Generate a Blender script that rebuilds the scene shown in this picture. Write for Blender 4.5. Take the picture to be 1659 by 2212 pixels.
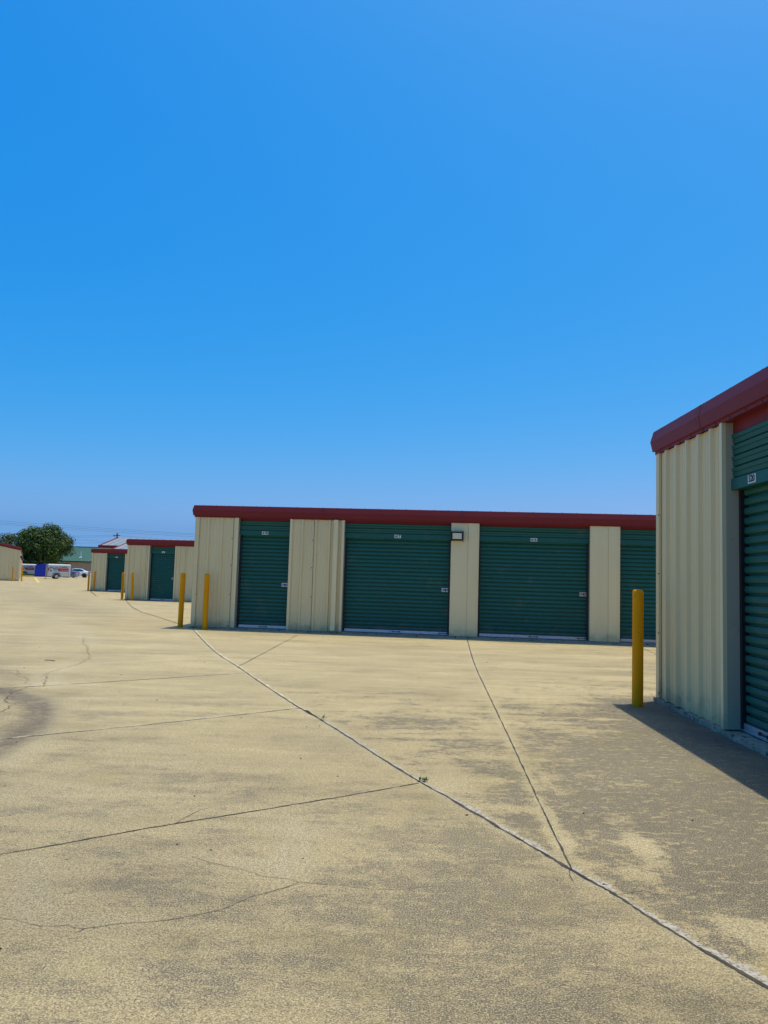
import bpy, bmesh, math, random
import numpy as np
from mathutils import Vector, Matrix, noise
R = math.radians
random.seed(7)
scene = bpy.context.scene
for o in list(bpy.data.objects):
    bpy.data.objects.remove(o)

# ------------------------------------------------------------------ camera
EYE = 1.28
ROLL, PITCH = R(1.73), R(4.77)
cam_d = bpy.data.cameras.new("Camera")
cam = bpy.data.objects.new("Camera", cam_d)
scene.collection.objects.link(cam)
cam_d.sensor_fit = 'VERTICAL'
cam_d.sensor_height = 36.0
cam_d.lens = 36.0 * 1662.0 / 2212.0
cam_d.clip_end = 3000
_r0 = Vector((1, 0, 0)); _u0 = Vector((0, -math.sin(PITCH), math.cos(PITCH))); _f = Vector((0, math.cos(PITCH), math.sin(PITCH)))
_r = _r0 * math.cos(ROLL) + _u0 * math.sin(ROLL)
_u = -_r0 * math.sin(ROLL) + _u0 * math.cos(ROLL)
cam.matrix_world = Matrix(((_r.x, _u.x, -_f.x, 0), (_r.y, _u.y, -_f.y, 0), (_r.z, _u.z, -_f.z, EYE), (0, 0, 0, 1)))
scene.camera = cam

# ------------------------------------------------------------------ light
SUN = Vector((0.185, 0.13, 1.0)).normalized()
SUN_EL = math.asin(SUN.z); SUN_AZ = math.atan2(SUN.x, SUN.y)
world = bpy.data.worlds.new("World"); scene.world = world; world.use_nodes = True
nt = world.node_tree; nt.nodes.clear()
out = nt.nodes.new('ShaderNodeOutputWorld'); bg = nt.nodes.new('ShaderNodeBackground')
sky = nt.nodes.new('ShaderNodeTexSky'); sky.sky_type = 'NISHITA'
sky.sun_disc = False; sky.sun_elevation = SUN_EL; sky.sun_rotation = SUN_AZ
sky.air_density = 1.0; sky.dust_density = 3.0; sky.ozone_density = 3.0; sky.altitude = 200
hs = nt.nodes.new('ShaderNodeHueSaturation'); hs.inputs['Saturation'].default_value = 1.2
gm = nt.nodes.new('ShaderNodeGamma'); gm.inputs['Gamma'].default_value = 1.0
wc = nt.nodes.new('ShaderNodeTexCoord'); ws = nt.nodes.new('ShaderNodeSeparateXYZ'); wz = nt.nodes.new('ShaderNodeMath'); wz.operation = 'MAXIMUM'; wz.inputs[1].default_value = .052; wm = nt.nodes.new('ShaderNodeCombineXYZ')
nt.links.new(wc.outputs['Generated'], ws.inputs[0]); nt.links.new(ws.outputs['X'], wm.inputs['X']); nt.links.new(ws.outputs['Y'], wm.inputs['Y']); nt.links.new(ws.outputs['Z'], wz.inputs[0]); nt.links.new(wz.outputs[0], wm.inputs['Z']); nt.links.new(wm.outputs[0], sky.inputs['Vector'])
nt.links.new(sky.outputs[0], gm.inputs['Color']); nt.links.new(gm.outputs[0], hs.inputs['Color'])
# colour response of the sky: deeper azure overhead, soft blue at the horizon (applies to camera and light alike)
sep = nt.nodes.new('ShaderNodeSeparateColor'); cmb = nt.nodes.new('ShaderNodeCombineColor'); nt.links.new(hs.outputs[0], sep.inputs[0])
for ch, (a_, g_, k_) in enumerate(((4.3, 2.75, .42), (.845, .80, .66), (1.03, .34, 1.0))):   # above level k_ (the glow round the sun) the light passes unchanged
    m1 = nt.nodes.new('ShaderNodeMath'); m1.operation = 'MULTIPLY'; m1.inputs[1].default_value = .12
    mx_ = nt.nodes.new('ShaderNodeMath'); mx_.operation = 'MAXIMUM'; mx_.inputs[1].default_value = .04
    m2 = nt.nodes.new('ShaderNodeMath'); m2.operation = 'POWER'; m2.inputs[1].default_value = g_
    m3 = nt.nodes.new('ShaderNodeMath'); m3.operation = 'MULTIPLY'; m3.inputs[1].default_value = a_ / .12
    mn_ = nt.nodes.new('ShaderNodeMath'); mn_.operation = 'MINIMUM'; mn_.inputs[1].default_value = k_
    nt.links.new(sep.outputs[ch], m1.inputs[0]); nt.links.new(m1.outputs[0], mn_.inputs[0]); nt.links.new(mn_.outputs[0], mx_.inputs[0]); nt.links.new(mx_.outputs[0], m2.inputs[0])
    m4 = nt.nodes.new('ShaderNodeMath'); m4.operation = 'SUBTRACT'; m4.inputs[1].default_value = k_; m4.use_clamp = False
    m5 = nt.nodes.new('ShaderNodeMath'); m5.operation = 'MAXIMUM'; m5.inputs[1].default_value = 0
    m6 = nt.nodes.new('ShaderNodeMath'); m6.operation = 'MULTIPLY'; m6.inputs[1].default_value = 1 / .12
    m7 = nt.nodes.new('ShaderNodeMath'); m7.operation = 'ADD'
    nt.links.new(m1.outputs[0], m4.inputs[0]); nt.links.new(m4.outputs[0], m5.inputs[0]); nt.links.new(m5.outputs[0], m6.inputs[0])
    nt.links.new(m2.outputs[0], m3.inputs[0]); nt.links.new(m3.outputs[0], m7.inputs[0]); nt.links.new(m6.outputs[0], m7.inputs[1]); nt.links.new(m7.outputs[0], cmb.inputs[ch])
nt.links.new(cmb.outputs[0], bg.inputs['Color']); bg.inputs['Strength'].default_value = 0.12
nt.links.new(bg.outputs[0], out.inputs[0])
sd = bpy.data.lights.new("sun", 'SUN'); sd.energy = 3.75; sd.angle = R(0.53); sd.color = (1.0, 0.93, 0.80)
so = bpy.data.objects.new("sun", sd); scene.collection.objects.link(so)
so.rotation_euler = SUN.to_track_quat('Z', 'Y').to_euler()
scene.view_settings.view_transform = 'Standard'; scene.view_settings.look = 'None'
scene.view_settings.exposure = 0.0; scene.view_settings.gamma = 1.0
scene.render.engine = 'CYCLES'
scene.render.resolution_x = 768; scene.render.resolution_y = 1024

# ------------------------------------------------------------------ ground height
def sstep(a, b, v):
    t = min(max((v - a) / (b - a), 0.0), 1.0)
    return t * t * (3 - 2 * t)
def gz(x, y):
    return -.22 * sstep(17, 50, y) * math.exp(-((x + 14) / 14) ** 2) - .42 * sstep(90, 115, y)

# ------------------------------------------------------------------ materials
def mat(name, col, rough=0.6, metal=0.0, spec=0.5):
    m = bpy.data.materials.new(name); m.use_nodes = True
    b = m.node_tree.nodes['Principled BSDF']
    b.inputs['Base Color'].default_value = (*col, 1); b.inputs['Roughness'].default_value = rough
    b.inputs['Metallic'].default_value = metal; b.inputs['Specular IOR Level'].default_value = spec
    return m
def N(m, t, **kw):
    n = m.node_tree.nodes.new(t)
    for k, v in kw.items():
        if k in n.inputs: n.inputs[k].default_value = v
        else: setattr(n, k, v)
    return n
def L(m, a, b): m.node_tree.links.new(a, b)
def weather(m, col, col2, scale=(3, 3, .6), lo=.4, hi=.75, grain=120, bump=0.02, col3=None, scale3=14, lo3=.62, hi3=.72, dirt=0):
    """base colour varies between two paints, with optional spots of a third; object coordinates"""
    b = m.node_tree.nodes['Principled BSDF']
    tc = N(m, 'ShaderNodeTexCoord'); mp = N(m, 'ShaderNodeMapping'); mp.inputs['Scale'].default_value = scale
    L(m, tc.outputs['Object'], mp.inputs[0])
    n1 = N(m, 'ShaderNodeTexNoise', Scale=1.0, Detail=6.0, Roughness=.6); L(m, mp.outputs[0], n1.inputs['Vector'])
    mr = N(m, 'ShaderNodeMapRange'); mr.inputs['From Min'].default_value = lo; mr.inputs['From Max'].default_value = hi
    L(m, n1.outputs['Fac'], mr.inputs['Value'])
    mx = N(m, 'ShaderNodeMix', data_type='RGBA'); mx.inputs['A'].default_value = (*col, 1); mx.inputs['B'].default_value = (*col2, 1)
    L(m, mr.outputs[0], mx.inputs['Factor'])
    res = mx.outputs['Result']
    if col3:
        n3 = N(m, 'ShaderNodeTexNoise', Scale=scale3, Detail=4.0); L(m, tc.outputs['Object'], n3.inputs['Vector'])
        r3 = N(m, 'ShaderNodeMapRange'); r3.inputs['From Min'].default_value = lo3; r3.inputs['From Max'].default_value = hi3
        L(m, n3.outputs['Fac'], r3.inputs['Value'])
        m3 = N(m, 'ShaderNodeMix', data_type='RGBA'); m3.inputs['B'].default_value = (*col3, 1)
        L(m, res, m3.inputs['A']); L(m, r3.outputs[0], m3.inputs['Factor']); res = m3.outputs['Result']
    if dirt:
        sx = N(m, 'ShaderNodeSeparateXYZ'); L(m, tc.outputs['Object'], sx.inputs[0])
        nd = N(m, 'ShaderNodeTexNoise', Scale=5.0, Detail=6.0, Roughness=.7); L(m, tc.outputs['Object'], nd.inputs['Vector'])
        hz_ = N(m, 'ShaderNodeMath', operation='MULTIPLY_ADD'); hz_.inputs[1].default_value = -.75; hz_.inputs[2].default_value = .56; L(m, nd.outputs['Fac'], hz_.inputs[0])
        sb_ = N(m, 'ShaderNodeMath', operation='ADD'); L(m, sx.outputs['Z'], sb_.inputs[0]); L(m, hz_.outputs[0], sb_.inputs[1])
        rd = N(m, 'ShaderNodeMapRange', interpolation_type='SMOOTHSTEP'); rd.inputs['From Min'].default_value = .16; rd.inputs['From Max'].default_value = .46; rd.inputs['To Min'].default_value = dirt; rd.inputs['To Max'].default_value = 0.0
        L(m, sb_.outputs[0], rd.inputs['Value']); md = N(m, 'ShaderNodeMix', data_type='RGBA'); md.inputs['B'].default_value = (.22, .18, .11, 1)
        L(m, res, md.inputs['A']); L(m, rd.outputs[0], md.inputs['Factor']); res = md.outputs['Result']
    L(m, res, b.inputs['Base Color'])
    n2 = N(m, 'ShaderNodeTexNoise', Scale=grain, Detail=2.0); L(m, tc.outputs['Object'], n2.inputs['Vector'])
    bp = N(m, 'ShaderNodeBump', Strength=.3, Distance=bump); L(m, n2.outputs['Fac'], bp.inputs['Height']); L(m, bp.outputs[0], b.inputs['Normal'])
    rr = N(m, 'ShaderNodeMapRange'); r0 = b.inputs['Roughness'].default_value
    rr.inputs['To Min'].default_value = r0 - .08; rr.inputs['To Max'].default_value = r0 + .12
    L(m, n1.outputs['Fac'], rr.inputs['Value']); L(m, rr.outputs[0], b.inputs['Roughness'])
    return m

M = {}
M['beige'] = weather(mat('beige_painted_steel', (.50, .465, .34), .42), (.76, .60, .305), (.705, .55, .275), (2.5, 2.5, .5), grain=60, bump=.002, dirt=.5)
M['trim'] = weather(mat('pale_trim_steel', (.56, .53, .42), .4), (.79, .645, .345), (.74, .60, .32), (3, 3, .7), grain=60, bump=.001, dirt=.4)
M['red'] = weather(mat('dark_red_trim_steel', (.2, .03, .03), .5, 0, .22), (.20, .022, .023), (.175, .019, .020), (.5, 2, 2), grain=70, bump=.001)
M['green'] = weather(mat('dark_green_door_steel', (.02, .11, .10), .45, 0, .25), (.012, .100, .078), (.016, .114, .088), (.9, 1.4, 1.1), lo=.35, hi=.65, grain=80, bump=.001, col3=(.10, .15, .11), scale3=3.2, lo3=.60, hi3=.90, dirt=.35)
M['jamb'] = weather(mat('jamb_steel', (.5, .45, .36), .6, 0, .15), (.44, .40, .28), (.40, .36, .25), (3, 3, .7), grain=60, bump=.001)
M['galv'] = weather(mat('galvanised_steel', (.5, .5, .53), .38, .7), (.55, .55, .60), (.40, .40, .44), (18, 18, 18), grain=90, bump=.001)
M['white'] = mat('white_plate', (.75, .77, .70), .5)
M['black'] = mat('black_paint', (.012, .012, .014), .5)
M['dark'] = mat('dark_gap', (.006, .006, .007), .8)
M['yellow'] = weather(mat('yellow_bollard_paint', (.62, .33, .015), .6, 0, .12), (.80, .32, .003), (.66, .25, .003), (6, 6, 1.2), grain=40, bump=.004, col3=(.30, .12, .02), scale3=7, lo3=.63, hi3=.68)
M['slab'] = weather(mat('slab_concrete', (.3, .29, .27), .95, 0, .1), (.38, .32, .23), (.24, .20, .15), (3, 3, 3), grain=60, bump=.01, col3=(.09, .08, .06), scale3=18, lo3=.55, hi3=.68)
M['roofmetal'] = weather(mat('pale_galvalume_roof', (.5, .51, .5), .4, .3), (.34, .36, .32), (.27, .28, .26), (.5, .5, .5), grain=30, bump=.002)
M['roofgreen'] = weather(mat('green_roof_steel', (.04, .16, .10), .45), (.045, .13, .085), (.036, .11, .072), (.4, .4, .4), grain=30, bump=.002)
M['tan'] = weather(mat('tan_stucco', (.42, .33, .24), .9), (.43, .34, .24), (.38, .29, .21), (1, 1, 1), grain=30, bump=.004)
M['lens'] = mat('frosted_lens', (.66, .60, .40), .5)
M['tyre'] = mat('tyre_rubber', (.018, .018, .018), .8)
M['chrome'] = mat('wheel_silver', (.6, .6, .62), .3, .8)
M['whitepaint'] = weather(mat('white_fibreglass', (.72, .73, .72), .35), (.74, .75, .74), (.66, .67, .65), (1, 1, 1), grain=40, bump=.001)
M['redpaint'] = mat('red_paint', (.55, .015, .01), .4)
M['taillight'] = mat('red_lens', (.35, .008, .008), .2)
M['bluebin'] = weather(mat('blue_bin_paint', (.005, .03, .50), .5), (.005, .03, .52), (.006, .035, .42), (1, 1, 1), grain=30, bump=.002)
M['glass'] = mat('tinted_glass', (.012, .02, .03), .06, 0, .8)
M['carblue'] = mat('silver_blue_car_paint', (.16, .21, .30), .3, .5)
M['carwhite'] = mat('white_car_paint', (.78, .79, .80), .25)
M['yline'] = weather(mat('yellow_line_paint', (.65, .5, .08), .8), (.70, .52, .10), (.50, .42, .2), (3, 3, 3))
M['wood'] = mat('pole_wood', (.06, .05, .045), .9)
M['cable'] = mat('cable', (.03, .035, .045), .8)
M['bark'] = weather(mat('bark', (.05, .04, .03), .95), (.06, .047, .035), (.03, .024, .018), (6, 6, 2), grain=30, bump=.02)
M['pvc'] = mat('white_vent_pipe', (.75, .76, .74), .5)
M['glight'] = mat('light_grey_wall', (.55, .55, .53), .8)
M['bluegraph'] = weather(mat('blue_graphic', (.1, .3, .4), .5), (.08, .22, .32), (.55, .65, .7), (6, 6, 6), lo=.42, hi=.58, grain=30, bump=0)

# foliage: three leaf tones mixed by face attribute
def leafmat(name, a, b, c):
    m = mat(name, a, .55); bs = m.node_tree.nodes['Principled BSDF']
    at = N(m, 'ShaderNodeAttribute', attribute_name='tone')
    cr = N(m, 'ShaderNodeValToRGB'); e = cr.color_ramp.elements
    e[0].color = (*a, 1); e[1].color = (*c, 1); k = cr.color_ramp.elements.new(.5); k.color = (*b, 1)
    bs.inputs['Specular IOR Level'].default_value = .2
    L(m, at.outputs['Fac'], cr.inputs['Fac']); L(m, cr.outputs[0], bs.inputs['Base Color'])
    return m
M['leaf'] = leafmat('oak_leaves', (.028, .060, .014), (.065, .115, .020), (.15, .18, .03))
M['leaf2'] = leafmat('yellowish_leaves', (.035, .055, .02), (.065, .09, .02), (.13, .14, .035))
M['grass'] = leafmat('grass_blades', (.04, .09, .015), (.07, .15, .02), (.16, .2, .04))
M['weed'] = leafmat('weed_leaves', (.02, .06, .012), (.03, .09, .015), (.06, .13, .02))

# pavement material: wear, pale and stain attributes hold worn, scaled off or tyre stained surface, plus wall shadow painted in
def pavement():
    m = mat('weathered_concrete', (.45, .39, .22), .88); b = m.node_tree.nodes['Principled BSDF']
    b.inputs['Specular IOR Level'].default_value = .25
    tc = N(m, 'ShaderNodeTexCoord')
    def noise_(scale, detail=5, rough=.6, stretch=None, w=0):
        src = tc.outputs['Object']
        if stretch:
            mp = N(m, 'ShaderNodeMapping'); mp.inputs['Scale'].default_value = stretch; mp.inputs['Location'].default_value = (w, w * .7, 0)
            L(m, src, mp.inputs[0]); src = mp.outputs[0]
        n = N(m, 'ShaderNodeTexNoise', Scale=scale, Detail=float(detail), Roughness=rough); L(m, src, n.inputs['Vector'])
        return n.outputs['Fac']
    def math_(op, a, c, clamp=False):
        n = N(m, 'ShaderNodeMath', operation=op, use_clamp=clamp)
        for i, v in enumerate((a, c)):
            if isinstance(v, (int, float)): n.inputs[i].default_value = v
            else: L(m, v, n.inputs[i])
        return n.outputs[0]
    def rng(v, a, c, d=0., e=1.):
        n = N(m, 'ShaderNodeMapRange', interpolation_type='SMOOTHSTEP'); n.inputs['From Min'].default_value = a; n.inputs['From Max'].default_value = c
        n.inputs['To Min'].default_value = d; n.inputs['To Max'].default_value = e; L(m, v, n.inputs['Value']); return n.outputs[0]
    def mixc(f, a, c):
        n = N(m, 'ShaderNodeMix', data_type='RGBA')
        if isinstance(f, (int, float)): n.inputs['Factor'].default_value = f
        else: L(m, f, n.inputs['Factor'])
        for k, v in (('A', a), ('B', c)):
            if isinstance(v, tuple): n.inputs[k].default_value = (*v, 1)
            else: L(m, v, n.inputs[k])
        return n.outputs['Result']
    att = lambda s: N(m, 'ShaderNodeAttribute', attribute_name=s).outputs['Fac']
    wear_shade, pale, stain_shade, slab, low = att('wear_shade'), att('pale'), att('stain_shade'), att('slab'), att('low')
    big = noise_(.55, 4, .55); mid = noise_(2.6, 8, .72, (1, 1, 1), 3.1); fine = noise_(20, 10, .80, (1, 1.2, 1), 9.7); streak = noise_(1.0, 8, .66, (.9, 4.0, 1), 44.); sand = noise_(6.5, 10, .78, (1, 1.3, 1), 71.)
    speck = noise_(60, 6, .85, (1, 1, 1), 5.); grain = noise_(150, 3, .85, (1, 1, 1), 2.)
    # amount of the grey-brown worn skin
    w0 = math_('ADD', math_('MULTIPLY', wear_shade, .62), math_('MULTIPLY', math_('SUBTRACT', big, .5), .9))
    w1 = math_('ADD', w0, math_('MULTIPLY', math_('SUBTRACT', mid, .5), 1.5))
    w2 = math_('ADD', w1, math_('ADD', math_('MULTIPLY', math_('SUBTRACT', fine, .5), 2.0), math_('ADD', math_('MULTIPLY', math_('SUBTRACT', streak, .5), 1.5), math_('MULTIPLY', math_('SUBTRACT', sand, .5), 2.2))))
    w3 = math_('SUBTRACT', w2, math_('MULTIPLY', pale, .9))
    worn = rng(w3, .12, .58)
    flake = math_('MULTIPLY', rng(noise_(15., 8, .78, (.8, 1.4, 1), 33.), .54, .575), rng(mid, .25, .45)); worn = math_('MULTIPLY', worn, math_('SUBTRACT', 1.0, math_('MULTIPLY', flake, .85)))
    flek = math_('MULTIPLY', rng(noise_(7., 8, .75, (1, 1, 1), 57.), .60, .65), rng(wear_shade, .12, .35)); worn = math_('MAXIMUM', worn, math_('MULTIPLY', flek, .8))
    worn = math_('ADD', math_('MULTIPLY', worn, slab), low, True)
    tan = mixc(rng(streak, .35, .65), (.615, .490, .228), (.510, .405, .186))
    tan = mixc(math_('MULTIPLY', rng(pale, .15, .7), .7, True), tan, (.60, .50, .27))
    grey = mixc(rng(fine, .35, .68), (.235, .193, .120), (.128, .106, .068))
    c = mixc(worn, tan, grey)
    # exposed sand grains, light and dark, at all sizes down to millimetres
    sp = rng(speck, .43, .545)
    c = mixc(math_('MULTIPLY', math_('SUBTRACT', 1.0, sp), .58, True), c, (.13, .105, .055))
    c = mixc(math_('MULTIPLY', rng(grain, .52, .60), .55, True), c, (.78, .70, .46))
    c = mixc(math_('MULTIPLY', rng(math_('SUBTRACT', 1.0, grain), .52, .60), .60, True), c, (.06, .05, .025))
    # olive algae film
    alg = math_('MULTIPLY', rng(noise_(1.3, 8, .7, (1, 1, 1), 21.), .50, .70), .30)
    c = mixc(alg, c, (.29, .245, .09))
    # broad soft tone changes from pour to pour and along the drive
    tone = math_('ADD', .70, math_('ADD', math_('MULTIPLY', rng(noise_(.45, 7, .68, (1, 2.2, 1), 90.), .30, .70), .24), math_('MULTIPLY', rng(fine, .30, .70), .22)))
    tn = N(m, 'ShaderNodeVectorMath', operation='SCALE'); L(m, c, tn.inputs[0]); L(m, tone, tn.inputs['Scale']); c = tn.outputs[0]
    # stains, and the shadow painted along the wall
    c = mixc(math_('MULTIPLY', math_('MULTIPLY', stain_shade, math_('ADD', .75, math_('MULTIPLY', rng(sand, .36, .62), .50))), .75, True), c, (.125, .100, .070))
    L(m, c, b.inputs['Base Color'])
    hgt = math_('ADD', math_('MULTIPLY', speck, .8), math_('ADD', math_('MULTIPLY', grain, .5), math_('MULTIPLY', fine, 1.0)))
    bp = N(m, 'ShaderNodeBump', Strength=.7, Distance=.007); L(m, hgt, bp.inputs['Height']); L(m, bp.outputs[0], b.inputs['Normal'])
    return m
M['pave'] = pavement()
M['joint'] = weather(mat('joint_gap', (.03, .028, .022), .95), (.030, .026, .020), (.085, .072, .045), (7, 7, 7), lo=.40, hi=.58, grain=200, bump=.004)
M['crack'] = weather(mat('hairline_crack', (.1, .085, .055), .95), (.10, .08, .05), (.26, .21, .12), (9, 9, 9), lo=.4, hi=.6)
M['patch'] = weather(mat('joint_repair_mortar', (.45, .45, .38), .9), (.46, .42, .32), (.28, .25, .18), (22, 22, 22), grain=180, bump=.01, col3=(.20, .17, .11), scale3=60, lo3=.52, hi3=.60)
M['palejoint'] = weather(mat('pale_joint_edge', (.5, .43, .27), .9), (.55, .47, .29), (.46, .39, .22), (6, 6, 6), grain=180, bump=.006)

# ------------------------------------------------------------------ mesh builder
class MB:
    def __init__(s): s.v = []; s.f = []; s.m = []; s.ms = []
    def mi(s, m):
        if m not in s.ms: s.ms.append(m)
        return s.ms.index(m)
    def poly(s, pts, m, flip=False):
        i = len(s.v); s.v += [tuple(p) for p in pts]; f = list(range(i, i + len(pts)))
        s.f.append(f[::-1] if flip else f); s.m.append(s.mi(m))
    def box(s, x0, x1, y0, y1, z0, z1, m):
        i = len(s.v); k = s.mi(m)
        s.v += [(x0, y0, z0), (x1, y0, z0), (x1, y1, z0), (x0, y1, z0), (x0, y0, z1), (x1, y0, z1), (x1, y1, z1), (x0, y1, z1)]
        for f in ((0, 3, 2, 1), (4, 5, 6, 7), (0, 1, 5, 4), (1, 2, 6, 5), (2, 3, 7, 6), (3, 0, 4, 7)):
            s.f.append([i + q for q in f]); s.m.append(k)
    def strip(s, A, B, m, smooth=False):
        """quads between two equally long point rows"""
        i = len(s.v); n = len(A); s.v += [tuple(p) for p in A] + [tuple(p) for p in B]; k = s.mi(m)
        for j in range(n - 1):
            s.f.append([i + j, i + j + 1, i + n + j + 1, i + n + j]); s.m.append(k)
    def loft(s, rings, m, cap=True):
        i = len(s.v); n = len(rings[0]); k = s.mi(m)
        for r in rings: s.v += [tuple(p) for p in r]
        for a in range(len(rings) - 1):
            for j in range(n):
                j2 = (j + 1) % n
                s.f.append([i + a * n + j, i + a * n + j2, i + (a + 1) * n + j2, i + (a + 1) * n + j]); s.m.append(k)
        if cap:
            s.f.append([i + j for j in range(n)][::-1]); s.m.append(k)
            s.f.append([i + (len(rings) - 1) * n + j for j in range(n)]); s.m.append(k)
    def tube(s, pts, rad, m, n=8):
        rings = []
        pts = [Vector(p) for p in pts]
        rr = rad if isinstance(rad, (list, tuple)) else [rad] * len(pts)
        for a, p in enumerate(pts):
            t = (pts[min(a + 1, len(pts) - 1)] - pts[max(a - 1, 0)]).normalized()
            u = t.orthogonal().normalized(); w = t.cross(u)
            if a and rings_u is not None:
                u = (rings_u - t * rings_u.dot(t)).normalized(); w = t.cross(u)
            rings_u = u
            rings.append([p + (u * math.cos(q * 2 * math.pi / n) + w * math.sin(q * 2 * math.pi / n)) * rr[a] for q in range(n)])
        s.loft(rings, m)
    def build(s, name, parent=None, smooth=False, bevel=0, clean=True):
        me = bpy.data.meshes.new(name); me.from_pydata(s.v, [], s.f)
        for m in s.ms: me.materials.append(M[m])
        me.polygons.foreach_set('material_index', s.m)
        if clean:
            b = bmesh.new(); b.from_mesh(me); bmesh.ops.recalc_face_normals(b, faces=b.faces); b.to_mesh(me); b.free()
        if smooth:
            me.polygons.foreach_set('use_smooth', [True] * len(me.polygons))
            try: me.set_sharp_from_angle(angle=R(38))
            except Exception: pass
        o = bpy.data.objects.new(name, me); scene.collection.objects.link(o)
        if parent: o.parent = parent
        if bevel:
            md = o.modifiers.new('bevel', 'BEVEL'); md.width = bevel; md.segments = 2; md.limit_method = 'ANGLE'; md.angle_limit = R(40)
        return o
def tag(o, label, cat, group=None, kind=None):
    if label: o['label'] = label
    if cat: o['category'] = cat
    if group: o['group'] = group
    if kind: o['kind'] = kind
    return o
def empty(name, loc, rz, label, cat, group=None):
    o = bpy.data.objects.new(name, None); scene.collection.objects.link(o); o.empty_display_size = .3
    o.location = loc; o.rotation_euler = (0, 0, rz); return tag(o, label, cat, group)
def copy_tree(o, parent=None):
    c = o.copy(); scene.collection.objects.link(c); c.parent = parent
    for ch in list(o.children): copy_tree(ch, c)
    return c
def text_mesh(mb, txt, size, m, place, bold=.0, depth=.002, sx=1.0):
    """adds lettering to a mesh builder; place(x, y, z) maps text coordinates to the part"""
    cu = bpy.data.curves.new('lettering', 'FONT'); cu.body = txt; cu.size = size; cu.align_x = 'CENTER'; cu.align_y = 'CENTER'
    cu.extrude = depth; cu.offset = bold; cu.resolution_u = 3
    ob = bpy.data.objects.new('lettering', cu); scene.collection.objects.link(ob)
    dg = bpy.context.evaluated_depsgraph_get(); me = bpy.data.meshes.new_from_object(ob.evaluated_get(dg))
    i = len(mb.v); k = mb.mi(m)
    mb.v += [tuple(place(v.co.x * sx, v.co.y, v.co.z)) for v in me.vertices]
    for p in me.polygons: mb.f.append([i + q for q in p.vertices]); mb.m.append(k)
    bpy.data.objects.remove(ob); bpy.data.curves.remove(cu); bpy.data.meshes.remove(me)

# ------------------------------------------------------------------ GROUND (one sheet)
J_MAIN = [(-4.113,17.017),(-2.631,12.357),(-1.9,10.523),(-1.36,9.065),(-0.762,7.512),(-0.493,6.904),(-0.24,6.271),(0.046,5.515),(0.288,4.925),(0.409,4.666),(0.573,4.277),(0.743,3.887),(0.885,3.536),(1.002,3.291),(1.095,3.022),(1.178,2.804),(1.279,2.587),(1.75,1.5),(2.2,.4)]
WEAR = [(2.17, 5.8, 0.73, 1.44, 0.75), (1.26, 4.38, 0.35, 0.52, 0.6), (1.67, 3.61, 0.29, 0.65, 0.7), (0.69, 3.15, 0.49, 0.35, 0.4), (0.17, 2.99, 0.53, 0.44, 0.25), (0.74, 2.57, 0.45, 0.17, 0.35), (0.06, 6.91, 0.45, 0.39, 0.3), (-0.12, 4.17, 0.69, 0.22, 0.4), (-1.09, 3.39, 0.37, 0.28, 0.35), (-1.51, 4.74, 0.46, 0.3, 0.25), (-0.17, 5.5, 0.29, 0.34, 0.25), (0.68, 6.23, 0.22, 0.53, 0.3), (-2.33, 6.96, 0.79, 0.4, 0.25), (4.03, 12.1, 0.96, 0.67, 0.2), (1.55, 7.88, 0.54, 0.57, 0.2), (-1.77, 8.14, 0.94, 0.42, 0.2), (0.56, 3.81, 0.27, 0.26, 0.55), (0.6, 6.99, 0.25, 0.31, 0.4), (1.0, 5.95, 0.43, 0.64, 0.35), (3.31, 8.19, 0.64, 0.93, 0.5), (2.9, 6.0, .5, 2.2, .6), (2.4, 3.6, .6, 1.0, .6)]
PALE = [(1.34, 4.16, 0.09, 0.19, 0.8), (1.32, 3.81, 0.07, 0.16, 0.8), (1.19, 3.54, 0.07, 0.08, 0.6), (1.38, 3.03, 0.11, 0.12, 0.5), (1.44, 2.93, 0.09, 0.11, 0.6), (-0.41, 6.07, 0.43, 0.67, 0.3), (-1.94, 4.59, 0.36, 0.38, 0.35), (-1.31, 3.05, 0.15, 0.5, 0.35), (-0.39, 4.0, 0.14, 0.21, 0.5), (-0.36, 3.5, 0.08, 0.33, 0.5), (0.65, 3.48, 0.12, 0.08, 0.5), (0.45, 5.19, 0.12, 0.3, 0.3), (0.87, 6.25, 0.23, 0.71, 0.25), (0.94, 4.05, 0.05, 0.44, 0.6), (1.11, 4.93, 0.04, 0.55, 0.4), (-3.64, 8.79, 0.29, 0.35, 0.35), (0.54, 4.87, 0.17, 0.43, 0.3), (-0.49, 3.44, 0.12, 0.1, 0.3), (-2.55, 8.31, 0.28, 0.16, 0.2), (0.32, 10.61, 1.72, 1.58, 0.15), (-3, 13, 3, 2.5, .25), (-8, 22, 6, 6, .25), (2, 13.5, 3, 1.5, .2)]
def axis(lo, hi, a, b, st, gr_):
    v = list(np.arange(a, b + 1e-6, st)); s_ = st
    while v[-1] < hi: s_ *= gr_; v.append(min(v[-1] + s_, hi))
    s_ = st
    while v[0] > lo: s_ *= gr_; v.insert(0, max(v[0] - s_, lo))
    return np.array(v)
xs = axis(-900, 900, -6.0, 5.2, .05, 1.09); ys = axis(-60, 1600, 1.6, 13.0, .05, 1.06)
X, Y = np.meshgrid(xs, ys)
Z = np.array([[gz(x, y) for x in xs] for y in ys]) if False else None
def ss(a, b, v):
    t = np.clip((v - a) / (b - a), 0, 1); return t * t * (3 - 2 * t)
Z = -.22 * ss(17, 50, Y) * np.exp(-((X + 14) / 14) ** 2) - .42 * ss(90, 115, Y)
nx, ny = len(xs), len(ys)
co = np.stack([X, Y, Z], -1).reshape(-1, 3).astype(np.float32)
idx = np.arange(nx * ny).reshape(ny, nx)
faces = np.stack([idx[:-1, :-1], idx[:-1, 1:], idx[1:, 1:], idx[1:, :-1]], -1).reshape(-1, 4)
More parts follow.
